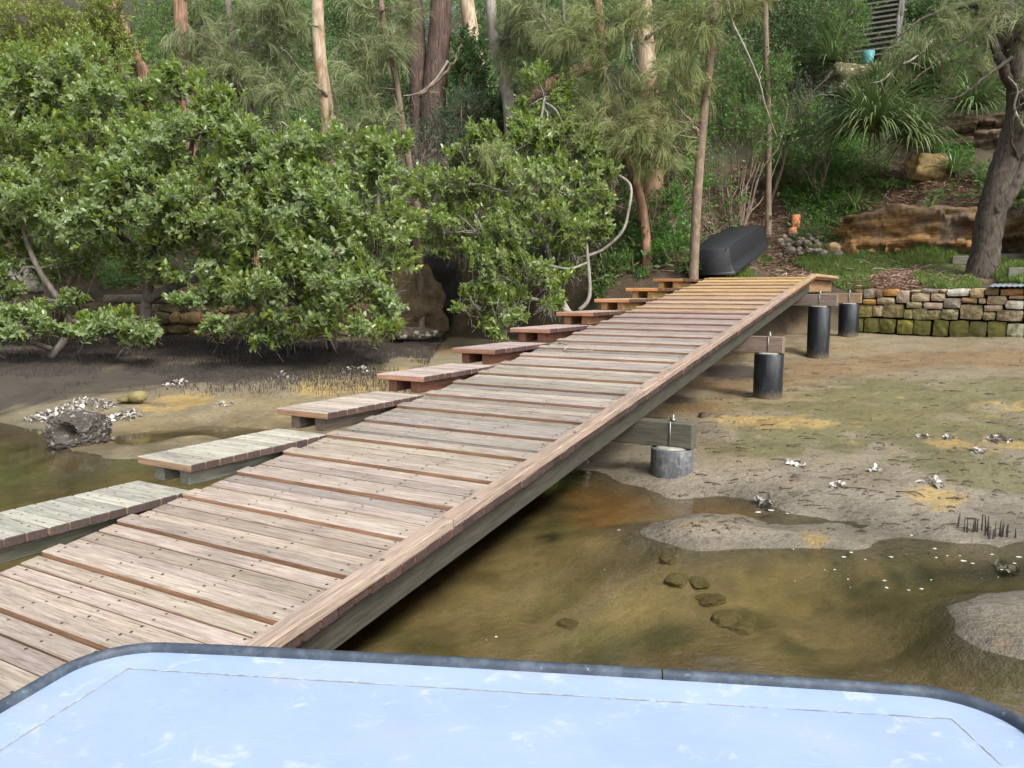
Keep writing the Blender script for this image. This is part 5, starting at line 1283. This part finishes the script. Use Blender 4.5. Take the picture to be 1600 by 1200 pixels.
tree('eucalyptus_tree', 'leaning orange-brown trunk above the largest mangrove, upper left', [(228, 150), (212, 95), (196, 55), (180, 10), (165, -60)], 15.5, 20, M_orbark, branches=[(12, (222, 130, 0), (190, 120, -.2), (172, 95, -.3), (160, 60, -.4))])
tree('dark_trunk_tree', 'left trunk of the twin dark furrowed trunks', [(658, 190), (655, 120), (648, 40), (640, -90)], 17, 34, M_dkbark)
tree('dark_trunk_tree', 'right and thicker trunk of the twin dark furrowed trunks', [(676, 195), (680, 130), (687, 50), (692, -90)], 16.8, 40, M_dkbark)
tree('eucalyptus_tree', 'pale cream leaning trunk wrapped in climber near the top centre', [(752, 170), (745, 100), (733, 30), (722, -80)], 17, 27, M_pale)
tree('she_oak', 'she-oak with forked twisted grey trunk near the top centre', [(798, 215), (790, 130), (776, 80), (768, 20), (760, -80)], 15.5, 20, M_palegrey, [(812, 20, -.6, 28, 35), (840, 40, -.6, 50, 45), (880, 110, -.8, 45, 45), (810, 70, -.4, 35, 40), (830, 10, -.4, 60, 30)], [(14, (785, 100, 0), (792, 50, -.1), (790, 0, -.1)), (6, (845, 20, -.8), (868, 60, -.8), (905, 66, -.8)), (6, (880, -10, -.8), (885, 40, -.8), (930, 55, -.8))], group=SG)
tree('eucalyptus_tree', 'tall mottled trunk, pale above and brown below, right of centre', [(1018, 330), (1016, 250), (1012, 120), (1006, 30), (1000, -120)], 15.6, 31, M_pale, branches=[(7, (1010, 60, -.2), (1040, 40, -.4), (1060, 60, -.5)), (6, (1008, 20, -.3), (985, 70, -.5), (1000, 110, -.5))], flare=1.1)
tree('bark_stump', 'brown fibrous lower trunk in front of the mottled trunk', [(1022, 330), (1018, 220), (1010, 130)], 15.2, 34, M_orbark, cat='trunk', taper=.95, flare=1.1)
tree('she_oak', 'she-oak hanging over the left mangroves, thin pale branches', [(415, 300), (405, 220), (380, 120), (360, 40), (350, -60)], 14.2, 12, M_greytrunk, [(300, 40, -.2, 60, 50), (395, 70, -.3, 60, 55), (440, 140, -.4, 38, 50), (370, 150, -.3, 55, 45), (425, 30, -.2, 48, 45), (340, 110, -.2, 40, 40)], [(8, (440, 240, -.2), (400, 190, -.3), (370, 120, -.4), (340, 70, -.5), (300, 50, -.6)), (6, (470, 170, -.3), (440, 165, -.4), (410, 165, -.5)), (5, (450, 220, -.4), (420, 205, -.6), (405, 235, -.6))], group=SG)
tree('she_oak', 'thin-trunked she-oak between the pale orange trunk and the dark twin trunks', [(655, 360), (645, 290), (630, 200), (618, 120), (600, 40), (590, -60)], 13.9, 11, M_brbark, [(562, 60, -.2, 38, 50), (568, 140, -.3, 36, 55), (605, 215, -.3, 36, 45), (602, 100, -.3, 28, 45), (600, 15, -.2, 40, 34), (560, 215, -.3, 30, 35)], [(6, (655, 150, -.2), (700, 110, -.3), (720, 70, -.4)), (5, (530, 200, -.2), (520, 120, -.2), (530, 60, -.2))], group=SG)
tree('she_oak', 'yellowish she-oak drooping over the yellow-green mangrove', [(1012, 420), (1008, 360), (995, 290), (960, 200), (945, 100), (930, -40)], 13.9, 15, M_orbark, [(900, 60, -.3, 50, 45), (950, 110, -.4, 50, 60), (925, 190, -.4, 40, 50), (945, 240, -.5, 38, 45), (885, 250, -.8, 30, 30), (760, 262, -1.2, 34, 34), (905, 300, -.8, 32, 36), (965, 40, -.3, 50, 45), (815, 300, -1.2, 22, 24)], [(7, (985, 280, -.2), (960, 160, -.3), (940, 90, -.4), (960, 30, -.4)), (6, (935, 260, -.5), (965, 210, -.5), (975, 160, -.5), (965, 120, -.5))], M_needY, group=SG)
tree('she_oak', 'slim straight brown-trunked she-oak behind the topmost step', [(1082, 432), (1088, 330), (1096, 220), (1106, 120), (1116, 30), (1122, -60)], 13.3, 15, M_brbark, [(1000, 195, -.2, 48, 36), (1055, 130, -.3, 48, 45), (1060, 190, -.2, 40, 30), (1000, 235, -.2, 45, 30), (1085, 40, -.2, 55, 45), (1140, 10, -.2, 50, 30), (975, 200, -.4, 35, 40), (1058, 80, -.2, 28, 40), (1040, 240, -.1, 30, 28)], [(7, (1094, 215, 0), (1075, 185, -.1), (1050, 160, -.2)), (5, (1110, 90, 0), (1135, 60, .1), (1150, 20, .1))], M_needY, group=SG, flare=1.15)
tree('slender_tree', 'slender upright stem with grey-brown bark in front of the dark bush', [(1203, 300), (1201, 200), (1198, 100), (1196, 0), (1196, -80)], 18, 9, M_brbark)
tree('slender_tree', 'crooked thin dark sapling on the slope between the dinghy and the green mound', [(1190, 305), (1222, 262), (1228, 225), (1262, 155), (1295, 120)], 18.4, 5, M_dkbark, branches=[(4, (1228, 225, 0), (1215, 180, 0), (1190, 150, 0)), (3, (1250, 180, 0), (1275, 150, 0), (1310, 150, .1))], taper=.4)
# leaning tree on the right
rt = tree('she_oak', 'large dark leaning tree with a forked furrowed trunk behind the right stone wall', [(1533, 442), (1540, 390), (1552, 320), (1572, 250), (1592, 180), (1590, 110), (1575, 50), (1560, -30)], 14.3, 42, M_rightbark,
     [(1470, 30, -.3, 60, 35), (1540, 30, -.4, 55, 40), (1430, 85, -.2, 40, 25), (1590, 60, -.3, 45, 60), (1600, 170, -.3, 35, 45), (1500, 100, -.1, 35, 25)],
     [(18, (1590, 150, 0), (1560, 90, -.1), (1545, 30, -.2), (1520, -30, -.3)), (7, (1555, 30, -.3), (1510, 60, -.5), (1470, 90, -.6), (1420, 130, -.7)), (6, (1580, 90, -.3), (1540, 120, -.5), (1500, 150, -.6), (1460, 160, -.6)), (5, (1590, 250, -.2), (1580, 200, -.4), (1600, 140, -.5)), (8, (1560, 20, -.2), (1500, 10, -.4), (1440, 30, -.6), (1390, 70, -.7)), (30, (1553, 330, -.1), (1585, 290, -.12), (1600, 240, -.1))], dens=20, group=SG, taper=.7, flare=1.35)
# fallen branch and vine stems
M_vine = bark_mat('pale_vine', (.2, .175, .15), (.42, .38, .33), (6, 6, 6), .2)
mb = MB(); q = [aty(800, 168, 16.3), aty(850, 140, 16.2), aty(922, 100, 16.0)]; tube(mb, spline(q, 10), np.linspace(.16, .12, 10), 10, rough=.06)
tag(mb.obj('fallen_branch', M_orbark, None, True), 'thick brown fallen branch slanting behind the yellow-green mangrove', 'branch')
VN = [([(945, 185), (955, 200), (958, 235), (935, 260), (925, 290)], 13.2, 'wavy pale vine hanging between the mangrove and mottled trunk'),
      ([(1132, -40), (1142, 27), (1163, 72), (1186, 126), (1196, 165), (1214, 215)], 17.0, 'bent pale vine stem left of the slender upright stem'),
      ([(1600, 200), (1585, 170), (1590, 140), (1575, 120)], 13.9, 'pale twisted dead branch beside the leaning trunk'),
      ([(1460, 60), (1430, 90), (1400, 105), (1380, 125), (1360, 130)], 17.2, 'pale bare branch crossing in front of the strappy clumps'),
      ([(700, 95), (680, 125), (655, 145), (630, 150)], 14.6, 'pale bare branch crossing the twin dark trunks'),
      ([(530, 205), (590, 190), (620, 170)], 13.8, 'thin grey dead branch low in front of the thin-trunked she-oak'),
      ([(410, 240), (440, 225), (455, 205), (440, 190)], 13.2, 'crooked grey dead twig above the dense rounded mangrove')]
for pts, Yd, lab in VN:
    mb = MB(); P = spline([aty(a, b, Yd) for a, b in pts], 16); tube(mb, P, np.linspace(.026, .012, 16), 6)
    for k in (5, 9, 12): tube(mb, wander(P[k], P[k] + unit(rng.normal(size=3) * [1, .4, 1]) * .35, 5, .15), np.linspace(.010, .004, 5), 4)
    tag(mb.obj('vine', M_vine, None, True), lab, 'vine')
# twig lying on the ramp
mb = MB(); P = spline([RW(4.35, .62, deck(4.35) + .02), RW(4.2, .8, deck(4.2) + .03), RW(4.02, .85, deck(4.02) + .015), RW(4.0, 1.02, deck(4.0) + .02), RW(4.1, 1.12, deck(4.1) + .012)], 14); tube(mb, P, np.linspace(.008, .004, 14), 5)
tag(mb.obj('twig', M_vine), 'curled pale twig lying on the ramp boards by the fifth step', 'twig')
